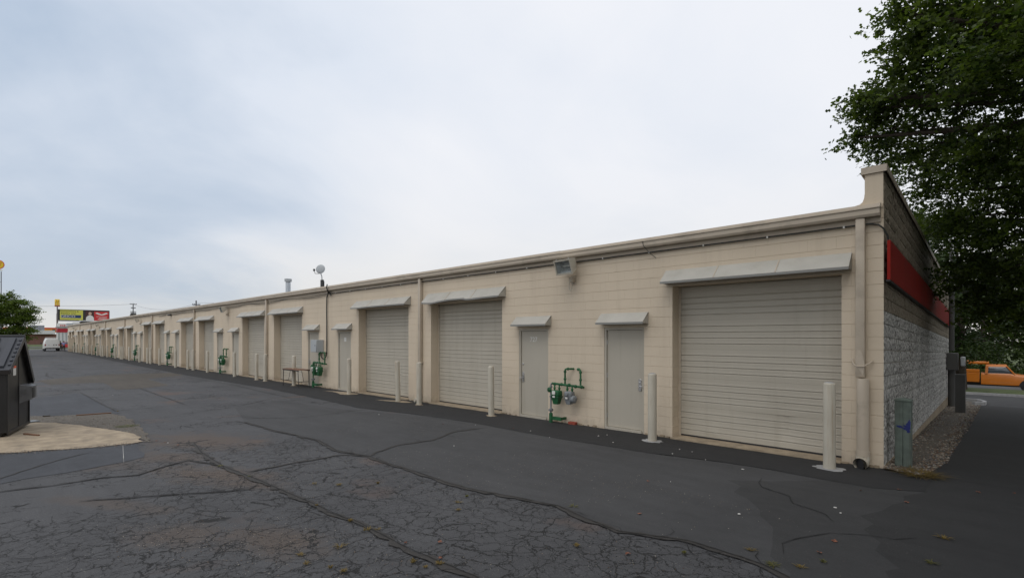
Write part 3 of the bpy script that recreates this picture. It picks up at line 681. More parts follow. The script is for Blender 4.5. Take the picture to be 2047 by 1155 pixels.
# parapet on the end wall, coping, flared foot
mb = MB(); mb.box(-.235, -.004, -.012, DEP, 3.965, 4.555)
mb.prism([(-.37, 4.04), (-.30, 4.055), (-.265, 4.085), (-.245, 4.14), (-.236, 4.22), (-.2, 4.22), (-.2, 4.0), (-.37, 4.0)], 'y', .0, .3)
shbox(mb, -.26, -.236, .31, DEPTH, 4.0, 4.3)
bpart(mb, 'parapet', M['wall'])
mb = MB()
shbox(mb, -.27, .035, -.03, DEPTH + .02, 4.565, 4.60); shbox(mb, .0355, .045, -.035, DEPTH + .02, 4.50, 4.605); shbox(mb, -.2795, -.2705, -.035, DEPTH + .02, 4.50, 4.605); mb.box(-.27, .035, -.040, -.031, 4.50, 4.604)
bpart(mb, 'coping', M['trim'])
# rear and left walls, roof
mb = MB(); mb.box(XEND, -.25, DEPTH - .2, DEPTH, -1.6, 3.7); mb.box(XEND, XEND + .2, DEP + .01, DEPTH - .21, -1.2, 3.9); bpart(mb, 'rear_wall', M['wall'])
mb = MB(); mb.prism([(.20, 3.965), (DEPTH - .01, 3.705), (DEPTH - .01, 3.8), (.20, 4.055)], 'x', XEND + .01, -.262); bpart(mb, 'roof', M['roof'])
# eave: sloped metal edge, gutter trough, trim board (in lengths with visible joints)
prof_edge = [(.22, 4.058), (-.10, 4.022), (-.112, 3.952), (-.10, 3.952), (.0, 3.99), (.19, 4.02)]
prof_gut = [(-.113, 3.962), (-.165, 3.966), (-.168, 3.945), (-.150, 3.93), (-.150, 3.86), (-.13, 3.825), (-.002, 3.825), (-.002, 3.90), (-.113, 3.94)]
L_ = 6.1; x = -.03; i = 0
while x > XEND:
    x2 = max(XEND, x - L_); mb = MB()
    mb.prism(prof_edge, 'x', x2 + .003, x - (.003 if i else 0)); o = bpart(mb, 'eave_flashing', M['trim'])
    o.location.z += random.uniform(-.004, .004) + .0012 * min(-x, 60)*.6
    mb = MB(); mb.prism(prof_gut, 'x', x2 + .002, x - .002)
    if i: mb.prism([(p[0] * 1.012 - .001, p[1] - .001) for p in prof_gut[1:6]] + [(-.02, 3.822)], 'x', x - .05, x + .03)
    o = bpart(mb, 'gutter', M['trim']); o.location.z += .0012 * min(-x, 60)*.6
    x = x2; i += 1
mb = MB(); mb.box(XEND, -.03, -.026, -.002, 3.745, 3.823); bpart(mb, 'fascia_board', M['trim'])
# downspouts
def spout(x, first=False):
    g = gz(x, -.1); mb = MB()
    if first:
        mb.rbox(-.06, .06, -.115, -.01, 1.38, 3.82, .012); o = mb.build('downspout', M['trim'], bld); o.location = (x + 60, 0, 0)
        s = MB(); s.prism([(-.062, 1.62), (.0, 1.47), (.045, 1.40), (.058, 1.60), (.02, 1.78), (-.03, 1.80)], 'y', -.124, -.116); s.build('dented_elbow', M['trim'], o)
        s = MB(); s.lathe([(.082, .12), (.082, 1.34), (.075, 1.36)], (.035, -.10, 0), seg=20); s.lathe([(.094, .18), (.094, .26)], (.035, -.10, 0), seg=20); s.build('drain_pipe', M['trim'], o)
        s = MB(); s.tube([(.035, -.10, .22), (.035, -.105, .14), (.03, -.15, .085), (.02, -.25, .075)], [.09, .092, .092, .092], 18, cap=False)
        s.build('elbow', M['post'], o)
        s = MB(); s.tube([(.021, -.2505, .075), (.02, -.2515, .075)], [.083, .083], 18); s.build('pipe_mouth', M['black'], o)
        s = MB(); s.tube([(-.12, -.02, 1.66), (-.09, -.08, 1.58), (-.03, -.13, 1.545), (.05, -.135, 1.55), (.10, -.09, 1.59), (.15, -.02, 1.63)], .010, 6); s.build('strap', M['trim'], o)
    else:
        mb.rbox(-.06, .06, -.115, -.01, g + 1.25, 3.82, .012); o = mb.build('downspout', M['trim'], bld); o.location = (x + 60, 0, 0)
        s = MB(); s.rbox(-.045, .045, -.10, -.012, g + .2, g + 1.25, .01); s.build('drain_pipe', M['trim'], o)
        s = MB(); s.box(-.085, .085, -.119, -.004, g + 1.23, g + 1.262); s.build('strap', M['trim'], o)
        s = MB(); s.tube([(0, -.06, g + .22), (0, -.065, g + .13), (-.02, -.12, g + .08), (-.05, -.24, g + .07)], [.06, .062, .062, .062], 12, cap=False); s.tube([(-.05, -.2405, g + .07), (-.05, -.2415, g + .07)], .054, 12); s.build('elbow', M['post'], o)
    return o
for i, d in enumerate(DS[:9]): spout(d - (.0 if i else .02), i == 0)
# overhead doors
def od_section_mesh(w, dent=False, h=.57, seedn=0):
    prof = [(0, .0008)]
    for gq in (.115, .228, .341, .454): prof += [(-.001, gq - .024), (.013, gq - .005), (.014, gq + .001), (-.006, gq + .004), (-.001, gq + .034)]
    prof += [(0, h - .0008)]
    nx = 24 if dent else 1; vs = []; fs = []; n = len(prof)
    for i in range(nx + 1):
        x = -w / 2 + w * i / nx
        for y, z in prof:
            dy = 0; dz = 0
            if dent:
                for (cx, cz, sx, sz, am) in dent: dy += am * math.exp(-((x - cx) / sx) ** 2 - ((z - cz) / sz) ** 2)
            vs.append((x, y + dy, z + dz + dy * .2))
    for i in range(nx):
        for j in range(n - 1): fs.append((i * n + j, i * n + j + 1, (i + 1) * n + j + 1, (i + 1) * n + j)[::-1])
    vs += [(-w / 2, .05, .003), (w / 2, .05, .003), (w / 2, .05, h - .003), (-w / 2, .05, h - .003)]; b0 = (nx + 1) * n
    fs += [(b0, b0 + 3, b0 + 2, b0 + 1), (0, nx * n, b0 + 1, b0), (n - 1, b0 + 3, b0 + 2, nx * n + n - 1)]
    b = MB(); b.add(vs, fs); return b.mesh('door_section', M['door'])
odc = {}
def overhead(a, b, top, idx):
    w = b - a; cx = (a + b) / 2; g = gz(cx, 0) + .055
    o = empty('overhead_door', (cx + 60, .30, g), parent=bld)
    k = round(w, 1)
    n = 6 if top - g > 2.85 else 5
    for s in range(n):
        if idx == 0 and s < 2:
            me = od_section_mesh(w - .03, [(.55, .30, .10, .28, .022), (-.75, .12, .10, .10, -.014), (.62, .1, .05, .12, -.012), (.25, .3, .5, .3, .012)] if s == 0 else [(.5, .05, .25, .2, .012)])
        else:
            if k not in odc: odc[k] = od_section_mesh(w - .03)
            me = odc[k]
        p = link('section', me, o); p.location = (0, 0, s * .57)
    hgt = top - g
    for s_ in (-w / 2, w / 2 - .045):
        m2 = MB(); m2.box(s_, s_ + .045, -.02, -.003, -.03, hgt); m2.build('door_track', M['trim'], o)
    m2 = MB(); m2.box(-w / 2 + .02, w / 2 - .02, -.006, .03, -.03, .0); m2.build('bottom_seal', M['black'], o)
    m2 = MB(); m2.box(-w / 2 + .001, w / 2 - .001, -.40, .02, -.12, -.03); m2.build('threshold', M['concrete'], o)
    m2 = MB(); m2.box(-w / 2 - .003, w / 2 + .003, .08, .10, -.4, hgt + .1); m2.build('back_panel', M['black'], o)
    return o
def awning(x0, x1, ztop, kind, bend=0, warp=False):
    """sheet-metal hood: flat flange on the wall, sloped top, front lip, closed triangular ends"""
    w = x1 - x0; dp, dr = (.27, .24) if kind == 'big' else (.24, .20); th = .012
    o = empty('awning', ((x0 + x1) / 2 + 60, 0, ztop), parent=bld)
    n = 3 if kind == 'big' else 1; sw = w / n
    def sag(x): return -bend * math.exp(-((x + w * .38) / (w * .16)) ** 2) * .9 - (bend * .5 if warp and x > w * .1 else 0) * math.exp(-((x - w * .05) / (w * .3)) ** 2)
    for i in range(n):
        q0, q1 = -w / 2 + i * sw + (.004 if i else 0), -w / 2 + (i + 1) * sw - (.004 if i < n - 1 else 0); m2 = MB(); K = 8 if bend else 1
        for j in range(K):
            a, b = q0 + (q1 - q0) * j / K, q0 + (q1 - q0) * (j + 1) / K
            sa, sb = sag(a), sag(b)
            def ring(x, s_): return [(x, -.004, .012), (x, -.004, -.012), (x, -dp, -dr + s_), (x, -dp, -dr + th + s_), (x, -.016, .012)]
            m2.add(ring(a, sa) + ring(b, sb), [(0, 1, 6, 5), (1, 2, 7, 6), (2, 3, 8, 7), (3, 4, 9, 8), (4, 0, 5, 9)])
            if j == 0: m2.add(ring(a, sa), [(0, 1, 2, 3, 4)])
            if j == K - 1: m2.add(ring(b, sb), [(4, 3, 2, 1, 0)])
        m2.build('hood_panel', M['awning'], o)
        if i: # standing seam
            s_ = sag(q0); m2 = MB(); m2.add([(q0 - .012, -.016, .006), (q0 + .006, -.016, .006), (q0 + .006, -dp + .002, -dr + th + s_), (q0 - .012, -dp + .002, -dr + th + s_), (q0 - .012, -.02, .018), (q0 + .006, -.02, .018), (q0 + .006, -dp - .001, -dr + th + .010 + s_), (q0 - .012, -dp - .001, -dr + th + .010 + s_)],
                [(4, 5, 6, 7), (0, 1, 5, 4), (1, 2, 6, 5), (2, 3, 7, 6), (3, 0, 4, 7)]); m2.build('seam', M['trim'], o)
    m2 = MB(); K = 16 if bend else 1
    for j in range(K):
        a, b = -w / 2 + w * j / K, -w / 2 + w * (j + 1) / K; sa, sb = sag(a), sag(b)
        m2.add([(a, -dp - .002, -dr - .034 + sa), (b, -dp - .002, -dr - .034 + sb), (b, -dp - .012, -dr + .006 + sb), (a, -dp - .012, -dr + .006 + sa), (a, -dp + .03, -dr - .030 + sa), (b, -dp + .03, -dr - .030 + sb), (b, -dp + .004, -dr - .004 + sb), (a, -dp + .004, -dr - .004 + sa)],
               [(0, 1, 2, 3), (4, 5, 1, 0), (5, 4, 7, 6), (3, 2, 6, 7), (0, 3, 7, 4), (1, 5, 6, 2)])
    m2.build('lip', M['lip'], o)
    for s_ in (-1, 1):
        e = s_ * w / 2; m2 = MB(); m2.prism([(-.005, .008), (-.005, -dr - .02), (-dp + .004, -dr - .02 + sag(e)), (-dp + .004, -dr + sag(e))], 'x', e, e - s_ * .006); m2.build('end_panel', M['awning'], o)
    return o
for i, (a, b) in enumerate(ODS):
    overhead(a, b, 3.0 + lev(a), i)
    awning(a - .13, b + .14, 3.31 + lev(a) * 1.1 + .01 * math.sin(i * 2.3), 'big', .07 if i == 1 else (.02 if i % 3 == 2 else 0), i == 1)
# personnel doors
def text_mesh(s, size, name, m, ext=.001):
    c = bpy.data.curves.new(name, 'FONT'); c.body = s; c.size = size; c.extrude = ext; c.align_x = 'CENTER'; c.align_y = 'CENTER'
    o = bpy.data.objects.new(name, c); COL.objects.link(o); dg = bpy.context.evaluated_depsgraph_get(); me = bpy.data.meshes.new_from_object(o.evaluated_get(dg))
    bpy.data.objects.remove(o); me.materials.clear(); me.materials.append(m); me.name = name; return me
t727 = text_mesh('727', .165, 'door_number', M['white'], .0015)
def man_door(a, b, top, hinge_right, idx):
    w = b - a; cx = (a + b) / 2; g = gz(cx, 0) + .05; H = top - g
    o = empty('door', (cx + 60, .0, g), parent=bld)
    m2 = MB(); m2.box(-w / 2, -w / 2 + .05, .012, .13, -.05, H); m2.box(w / 2 - .05, w / 2, .012, .13, -.05, H); m2.box(-w / 2 + .05, w / 2 - .05, .0125, .13, H - .05, H); m2.build('frame', M['door'], o)
    m2 = MB(); m2.rbox(-w / 2 + .054, w / 2 - .054, .045, .09, .012, H - .054, .003, 1); m2.build('leaf', M['door'], o)
    m2 = MB(); m2.box(-w / 2 + .05, w / 2 - .05, .10, .12, -.05, H - .05); m2.build('gap_shadow', M['black'], o)
    m2 = MB(); m2.box(-w / 2 + .05, w / 2 - .05, -.02, .10, -.045, .006); m2.build('sill', M['door'], o)
    hs = 1 if hinge_right else -1
    for hz_ in (.25, H * .52, H - .32):
        m2 = MB(); m2.tube([(hs * (w / 2 - .052), .038, hz_ - .055), (hs * (w / 2 - .052), .038, hz_ + .055)], .009, 8); m2.box(hs * (w / 2 - .052) - .012, hs * (w / 2 - .052) + .012, .040, .0445, hz_ - .05, hz_ + .05); m2.build('hinge', M['steel'], o)
    hx = -hs * (w / 2 - .115)
    h = MB(); h.rbox(hx - .036, hx + .036, .032, .0445, H * .44 - .12, H * .44 + .13, .004, 1); h = h.build('lock_plate', M['steel'], o)
    m2 = MB(); m2.tube([(hx, .036, H * .44 - .02), (hx, -.012, H * .44 - .02), (hx - hs * .02, -.02, H * .44 - .02), (hx + hs * -.085, -.02, H * .44 - .022)], .010, 8)
    m2.build('handle', M['steel'], h)
    m2 = MB(); m2.lathe([(.016, .044), (.016, .026), (.010, .022)], (hx, 0, H * .44 + .055), 'y', 12); m2.build('deadbolt', M['steel'], h)
    if idx == 1:
        p = link('door_number', t727, o); p.rotation_euler = (R(90), 0, 0); p.location = (-.02, .043, H - .27)
        m2 = MB(); m2.lathe([(.026, .0445), (.026, .034), (.014, .03)], (hx, 0, H * .44 + .33), 'y', 14); m2.build('peephole_lock', M['steel'], o)
    elif idx in (2, 3):
        m2 = MB(); m2.box(-.085, .085, .041, .0444, H - .38, H - .22); m2.build('number_plate', M['door'] if idx == 3 else M['plate'], o)
    return o
for i, (a, b) in enumerate(MDS):
    near = i % 2 == (1 if i < 2 or True else 0)
    man_door(a, b, 2.2 + lev(a), {0: False, 1: True, 2: False, 3: True}.get(i, i % 2 == 0), i)
    awning(a - .07, b + .10, 2.50 + lev(a), 'small')
# faint vertical control joints sealed on the facade
for x in (-30.2, -31.6, -54.6, -42.7):
    mb = MB(); mb.box(x - .008, x + .008, -.0045, .0, -.3, 3.74); bpart(mb, 'joint_sealant', M['mortar'])
# ragged paint edge and crumbs at the wall foot
mb = MB(); x = -.05
while x > -30:
    if not any(a - .02 < x < b + .02 for a, b, t in OPEN):
        w = random.uniform(.02, .12); h = random.uniform(.005, .035); g = gz(x, 0)
        mb.prism([(x - w, -.03), (x, -.02), (x - w * .3, random.uniform(-.055, -.03)), (x - w * .8, -.05)], 'z', g + .005, g + .009 + h * .4)
        mb.box(x - w, x, -.019, -.003, g - .02, g + .012 + h)
    x -= random.uniform(.05, .22)
bpart(mb, 'paint_crumbs', M['concrete'], kind='stuff')
# ---------------------------------------------------------------- bollards
ORD = ['zeroth', 'first', 'second', 'third', 'fourth', 'fifth', 'sixth', 'seventh', 'eighth', 'ninth', 'tenth', 'eleventh', 'twelfth', 'thirteenth', 'fourteenth', 'fifteenth', 'sixteenth', 'seventeenth', 'eighteenth', 'nineteenth', 'twentieth', 'twenty-first', 'twenty-second', 'twenty-third', 'twenty-fourth', 'twenty-fifth', 'twenty-sixth', 'twenty-seventh', 'twenty-eighth', 'twenty-ninth', 'thirtieth', 'thirty-first', 'thirty-second', 'thirty-third', 'thirty-fourth', 'thirty-fifth', 'thirty-sixth']
BX = [-.60, -3.54, -8.07, -11.20, -12.32, -15.45, -20.2, -23.44, -24.54, -27.73, -32.56, -35.66, -36.9, -40.1, -44.96, -48.16, -49.34, -52.6, -57.4, -60.9, -61.9, -65.1, -70.4, -73.7, -75.0, -78.3, -83.1, -86.9, -88.2, -91.5, -96.7, -99.9, -101.2, -104.5, -109.2, -112.4]
bodyc = {}
def bollard(x, i):
    y = -.54 if i == 0 else (-.52 if i == 1 else -.47)
    g = gz(x, y); r = .083 if i < 2 else .078; h = 1.31 if i < 2 else 1.28
    nm = ORD[i + 1]
    lab = {0: 'thick beige steel bollard beside the downspout at the near right corner', 1: 'beige bollard between the blank door and the largest roll-up door',
           2: 'rust-streaked beige bollard before the right half of the roll-up door left of door 727', 3: 'worn beige bollard standing right against the downspout in mid facade', 4: 'beige bollard left of the drain elbow on a pale concrete patch',
           5: 'beige bollard between the number-plate door and the roll-up door', 6: 'beige bollard beside the folding table'}.get(i, 'beige bollard by the wall, %s counted from the near corner' % nm)
    o = empty('bollard', (x, y, g), label=lab, cat='bollard', group='beige steel bollards along the wall')
    m2 = MB(); m2.lathe([(r, -.15), (r, h - .03), (r * .96, h - .014), (r * .8, h - .003), (r * .4, h + .004)], seg=24); m2.build('pipe', M['post'], o)
    m2 = MB(); m2.lathe([(r * .82, h - .004), (r * .7, h + .004), (r * .35, h + .010)], seg=24); m2.build('cap', M['concrete_grey'] if i < 2 else M['post'], o)
    if i < 9:
        m2 = MB(); vs = [(0, 0, .016)]; K = 22; rr = r * (1.9 if i < 2 else 1.5)
        for k in range(K):
            t = 2 * math.pi * k / K; q = rr * random.uniform(.8, 1.2); vs.append((q * math.cos(t) * 1.25, q * math.sin(t), .010))
        m2.add(vs, [(0, k + 1, (k + 1) % K + 1) for k in range(K)]); m2.build('collar', M['concrete_grey'] if i < 2 else M['concrete'], o)
    if i in (2, 4, 7, 9): o.rotation_euler = (random.uniform(-.02, .02), random.uniform(-.02, .02), 0)
for i, x in enumerate(BX): bollard(x, i)
# pale concrete spill at two bollards
sheet('concrete_patch', [(-16.0, -.62), (-15.6, -.75), (-15.2, -.62), (-15.1, -.3), (-15.5, -.2), (-16.3, -.25), (-17.0, -.5), (-17.2, -.62), (-16.6, -.5)], .013, M['concrete'], .12, .02)
sheet('concrete_patch', [(-13.3, -.75), (-12.5, -.62), (-11.9, -.5), (-11.75, -.3), (-12.4, -.25), (-12.8, -.5)], .013, M['concrete'], .12, .02)

# ---------------------------------------------------------------- gas meters
def meter_body(mb, x, z, w=.22, d=.17, h=.26, y=-.22):
    mb.rbox(x - w / 2, x + w / 2, y - d / 2, y + d / 2, z - h * .45, z, .035, 3)
    mb.add(*taper(x, y, w * .94, d * .94, z - h * .44, w * .55, d * .6, z - h * .98), True)
    mb.rbox(x - w / 2 - .008, x + w / 2 + .008, y - d / 2 - .008, y + d / 2 + .008, z - h * .48, z - h * .42, .006, 1)
def taper(x, y, w, d, z0, w1, d1, z1):
    v = [(x - w / 2, y - d / 2, z0), (x + w / 2, y - d / 2, z0), (x + w / 2, y + d / 2, z0), (x - w / 2, y + d / 2, z0), (x - w1 / 2, y - d1 / 2, z1), (x + w1 / 2, y - d1 / 2, z1), (x + w1 / 2, y + d1 / 2, z1), (x - w1 / 2, y + d1 / 2, z1)]
    return v, [(0, 3, 2, 1), (4, 5, 6, 7), (0, 1, 5, 4), (1, 2, 6, 5), (2, 3, 7, 6), (3, 0, 4, 7)]
def fitting(mb, c, r=.032, axis='z', l=.05):
    p = [(r * .8, -l / 2), (r, -l / 2 + .008), (r, -.008), (r * 1.12, -.006), (r * 1.12, .006), (r, .008), (r, l / 2 - .008), (r * .8, l / 2)]
    mb.lathe(p, c, axis, 10)
def gas_meter(x, label, two_tone, first=False):
    g = gz(x, -.2); o = empty('gas_meter', (x, 0, g), label=label, cat='gas meter', group='gas meter sets along the wall')
    Y = -.20; ZH = .93
    if not first: o.scale = (1.12, 1.12, 1.12)
    m2 = MB(); m2.tube([(-.40, Y, .17), (-.40, Y, .62), (-.40, Y, ZH - .05), (-.385, Y, ZH - .012), (-.35, Y, ZH)], .021, 10); fitting(m2, (-.40, Y, .62)); fitting(m2, (-.40, Y, ZH - .08)); m2.build('riser', M['green'] if not first else M['greymeter'], o)
    m2 = MB(); m2.tube([(-.40, Y, -.1), (-.40, Y, .20)], .045, 12); m2.box(-.38, -.09, Y - .012, Y + .012, .075, .155); m2.box(-.12, -.09, Y, -.005, .085, .145); fitting(m2, (-.40, Y, .21), .04); m2.build('ground_bracket', M['green'], o)
    m2 = MB(); fitting(m2, (-.40, Y, .30), .04, l=.07); m2.lathe([(.03, -.06), (.03, .06)], (-.40, Y, .30), 'y', 10); m2.build('shutoff_valve', M['greymeter'], o)
    m2 = MB(); m2.tube([(-.36, Y, ZH), (-.1, Y, ZH - .01), (.28, Y + .04, ZH - .03), (.50, Y + .07, ZH - .045)], .027, 10)
    for q in (-.30, -.1, .12, .3, .47): fitting(m2, (q, Y + .02, ZH - .012 - (.02 if q > .2 else 0)), .036, 'x', .06)
    m2.build('header_pipe', M['green'], o)
    for (px, tgt) in ((-.02, 1), (.42, -1)):
        m2 = MB(); m2.tube([(px, Y + .05, ZH), (px, Y + .05, 1.24), (px + .012 * tgt, Y + .05, 1.27), (px + .05 * tgt, Y + .06, 1.285), (px + .12 * tgt, -.10, 1.285), (px + .14 * tgt, .0, 1.285)], .022, 10); fitting(m2, (px, Y + .05, 1.05), .031); fitting(m2, (px, Y + .05, 1.22), .03); fitting(m2, (px + .075 * tgt, Y + .065, 1.285), .031, 'x'); m2.build('outlet_pipe', M['green'], o)
    for j, mx in enumerate((-.21, .16)):
        grey = two_tone and j == 1
        m2 = MB(); zt = ZH - .15
        m2 = None
        for q in (-.07, .07): m2 = MB(); m2.tube([(mx + q, Y - .01, zt - .01), (mx + q, Y - .01, ZH - .03), (mx + q, Y, ZH - .01)], .018, 8); fitting(m2, (mx + q, Y - .01, zt + .045), .026); m2.build('meter_swivel', M['green'], o)
        m2 = MB(); meter_body(m2, mx, zt, .23 if not grey else .20, .17, .33 if not grey else .30, Y - .02)
        if grey: m2.lathe([(.07, -.05), (.085, -.03), (.085, .05), (.06, .07)], (mx + .11, Y - .03, zt - .17), 'x', 14)
        mo = m2.build('meter_body', M['greymeter'] if grey else M['green'], o)
        m2 = MB(); m2.rbox(mx - .06, mx + .03, Y - .135, Y - .10, zt - .10, zt - .015, .01, 1); m2.build('index_dial', M['plate'] if not grey else M['greymeter'], mo)
        m2 = MB(); m2.box(mx - .045, mx + .02, Y - .122, Y - .1155, zt - .165, zt - .125); m2.build('label_plate', M['plate'], mo)
    m2 = MB(); m2.lathe([(.035, -.02), (.06, 0), (.06, .02), (.03, .03), (.02, .07)], (-.40, Y - .07, .78), 'y', 14); m2.build('regulator', M['green'] if not two_tone else M['green'], o)
    return o
gas_meter(-5.92, 'gas meter set with one green and one grey meter beside door 727', True, True)
MX = [-18.45, -30.6, -43.3, -56.0, -69.0, -81.6, -94.6, -107.6]
for i, x in enumerate(MX): gas_meter(x, ('green gas meter set beside the folding table and the grey box' if i == 0 else 'green gas meter set, %s counted from the near corner' % ORD[i + 2]), False)
m2 = MB(); m2.rbox(-.10, .10, -.05, .05, 0, .065, .006, 1)
tag(m2.build('brick', M['brickred'], loc=(-5.78, -.07, gz(-5.78, 0))), 'single red brick lying at the wall foot under the gas meters', 'brick')

# ---------------------------------------------------------------- floodlights
def floodlight(x, z, near, label, yaw=-8):
    o = empty('floodlight', (x, -.02, z), label=label, cat='floodlight', group='floodlights under the eave')
    m2 = MB(); m2.box(-.07, .07, -.0, .018, -.40, -.20); m2.rbox(-.055, .055, -.10, -.002, -.36, -.25, .01, 1); m2.build('wall_bracket', M['trim'], o)
    hz_ = MB(); hz_.m = Matrix.Translation((0, -.24, 0)) @ Matrix.Rotation(R(yaw), 4, 'Z') @ Matrix.Rotation(R(19), 4, 'X')
    W, H, D = .25, .165, .22
    hz_.add([(-W, -.12, -H), (W, -.12, -H), (W, -.12, H), (-W, -.12, H), (-W + .05, D - .12, -H + .07), (W - .05, D - .12, -H + .07), (W - .04, D - .12, H - .02), (-W + .04, D - .12, H - .02)],
            [(4, 7, 6, 5), (0, 4, 5, 1), (1, 5, 6, 2), (2, 6, 7, 3), (3, 7, 4, 0)])
    fr = .028
    for a in ((-W - .008, W + .008, H - fr, H + .008), (-W - .008, W + .008, -H - .008, -H + fr), (-W - .008, -W + fr, -H + fr + .0, H - fr), (W - fr, W + .008, -H + fr, H - fr)): hz_.box(a[0], a[1], -.145, -.118, a[2], a[3])
    body = hz_.build('housing', M['post'], o)
    m2 = MB(); m2.m = hz_.m; m2.add([(-W + .02, -.118, -H + .02), (W - .02, -.118, -H + .02), (W - .02, -.118, H - .02), (-W + .02, -.118, H - .02), (-W + .1, .05, -H + .10), (W - .1, .05, -H + .10), (W - .1, .05, H - .05), (-W + .1, .05, H - .05)],
        [(4, 5, 6, 7), (0, 1, 5, 4), (1, 2, 6, 5), (2, 3, 7, 6), (3, 0, 4, 7)]); m2.build('reflector', M['reflector'], body)
    m2 = MB(); m2.m = hz_.m; m2.tube([(-.11, -.02, 0), (.11, -.02, 0)], .017, 10); m2.build('lamp_tube', M['plate'], body)
    m2 = MB(); m2.m = hz_.m; m2.box(-W + .022, W - .022, -.134, -.130, -H + .022, H - .022); m2.build('lens', M['lens'], body)
    if near:
        m2 = MB(); pts = [(.02, -.10, -.30), (-.03, -.10, -.36), (-.045, -.10, -.45), (-.03, -.10, -.53), (.0, -.10, -.56), (.03, -.10, -.53), (.04, -.10, -.45), (.05, -.08, -.34)]; m2.tube(pts, .007, 6); m2.build('wire_loop', M['post'], o)
        for q in (-.19, .19):
            m2 = MB(); m2.m = hz_.m; m2.lathe([(.012, H + .004), (.012, H + .022), (.006, H + .026)], (q, -.10, 0), 'z', 8); m2.build('screw', M['steel'], body)
def glass(name, tint=(.8, .84, .85), a=.35, rough=.08):
    m = bpy.data.materials.new(name); m.use_nodes = True; N = m.node_tree.nodes; L = m.node_tree.links
    gl = N.new('ShaderNodeBsdfGlossy'); gl.inputs['Roughness'].default_value = rough
    tr = N.new('ShaderNodeBsdfTransparent'); tr.inputs[0].default_value = (*tint, 1)
    mx = N.new('ShaderNodeMixShader'); mx.inputs[0].default_value = a; L.new(tr.outputs[0], mx.inputs[1]); L.new(gl.outputs[0], mx.inputs[2]); L.new(mx.outputs[0], N['Material Output'].inputs['Surface']); return m
M['lens'] = glass('floodlight_glass', (.92, .93, .92), .07)
M['pane'] = mat('window_glass', (.06, .07, .08), .06, var=0, spec=.9)
FL = [(-5.8, 3.62, True, 'large beige floodlight with reflector above the gas meters and door 727'), (-30.3, 3.58, False, 'floodlight under the eave left of the second downspout from the table'), (-54.7, 3.5, False, 'third floodlight under the eave from the near end'), (-80.1, 3.45, False, 'fourth floodlight under the eave from the near end'), (-106.7, 3.4, False, 'farthest floodlight under the eave near the far end')]
for f in FL: floodlight(*f, yaw=-6 if f[2] else -4)
m2 = MB(); m2.rbox(-.2, .2, -.2, -.02, -.06, .06, .02, 1); tag(m2.build('wall_fixture', M['boxgrey'], loc=(-43.6, 0, 3.66)), 'small dark fixture high on the wall above the third pair of doors', 'wall fixture')

# ---------------------------------------------------------------- cables
cb = empty('cable_run', (0, 0, 3.7), label='black cable clipped under the eave and dropping to the grey box', cat='cable')
def wob(x0, x1, z0, z1, n, amp=.004):
    return [(x0 + (x1 - x0) * i / n, -.040 + random.uniform(-.002, .002), z0 + (z1 - z0) * i / n + random.uniform(-amp, amp)) for i in range(n + 1)]
m2 = MB(); m2.m = Matrix.Translation((0, 0, -3.7)); pts = [(.055, .02, 3.44), (.05, .0, 3.52), (.0, -.035, 3.64), (-.06, -.04, 3.70), (-.14, -.04, 3.725)] + wob(-.2, -17.9, 3.728, 3.72, 60)
m2.tube(pts, .013, 6); m2.build('cable', M['cable'], cb)
m2 = MB(); m2.m = Matrix.Translation((0, 0, -3.7)); m2.tube([(-17.7, -.20, 4.08), (-17.72, -.22, 3.95), (-17.75, -.16, 3.82), (-17.9, -.06, 3.74), (-18.03, -.055, 3.60), (-18.05, -.055, 3.2), (-18.05, -.05, 2.4), (-18.05, -.05, 1.45), (-18.08, -.06, 1.22), (-18.2, -.08, 1.10), (-18.36, -.09, 1.12), (-18.45, -.10, 1.22), (-18.47, -.10, 1.42)], .022, 8); m2.build('cable', M['cable'], cb)
m2 = MB(); m2.m = Matrix.Translation((0, 0, -3.7))
for q in range(5): m2.tube([(-17.9 + random.uniform(-.15, .2), -.06, 3.74), (-17.8 + random.uniform(-.2, .2), -.09, 3.78 + random.uniform(-.08, .1)), (-17.7 + random.uniform(-.2, .3), -.07, 3.70 + random.uniform(-.12, .05))], .008, 5)
m2.build('cable_bundle', M['cable'], cb)
m2 = MB(); m2.m = Matrix.Translation((0, 0, -3.7)); p = []
for i in range(90):
    x = -18 - i * .33; p.append((x, -.045, 3.73 - .05 * abs(math.sin(i * .23)) + random.uniform(-.004, .004)))
m2.tube(p, .010, 5); p = [(a, b, c - .03 + .03 * math.sin(a * 1.1)) for a, b, c in p]; m2.tube(p, .007, 5)
m2.build('slack_cable', M['cable'], cb)
for x in [-.5 - i * 1.12 for i in range(16)]:
    m2 = MB(); m2.box(-.012, .012, -.056, -.001, -.017, .017); m2.build('clip', M['plate'], cb, (x, 0, .026))
m2 = MB(); m2.tube([(-3.95, -.17, 3.95), (-3.93, -.15, 3.85), (-3.83, -.06, 3.70), (-3.72, -.02, 3.60)], .006, 5); tag(m2.build('loose_wire', M['cable']), 'thin loose wire hanging from the gutter left of the largest roll-up door', 'wire')

# grey telecom box
ob = empty('junction_box', (-18.72, 0, 1.63), label='light grey metal box on the wall with a black cable looping into it', cat='junction box')
m2 = MB(); m2.rbox(-.22, .30, -.30, -.003, -.25, .25, .008, 1); m2.build('cabinet', M['galvbox'], ob)
m2 = MB(); m2.rbox(-.215, .295, -.318, -.301, -.245, .245, .005, 1); m2.build('cabinet_door', M['galvbox'], ob)
m2 = MB(); m2.lathe([(.02, -.33), (.02, -.317)], (.20, 0, .02), 'y', 10); m2.build('lock', M['black'], ob)

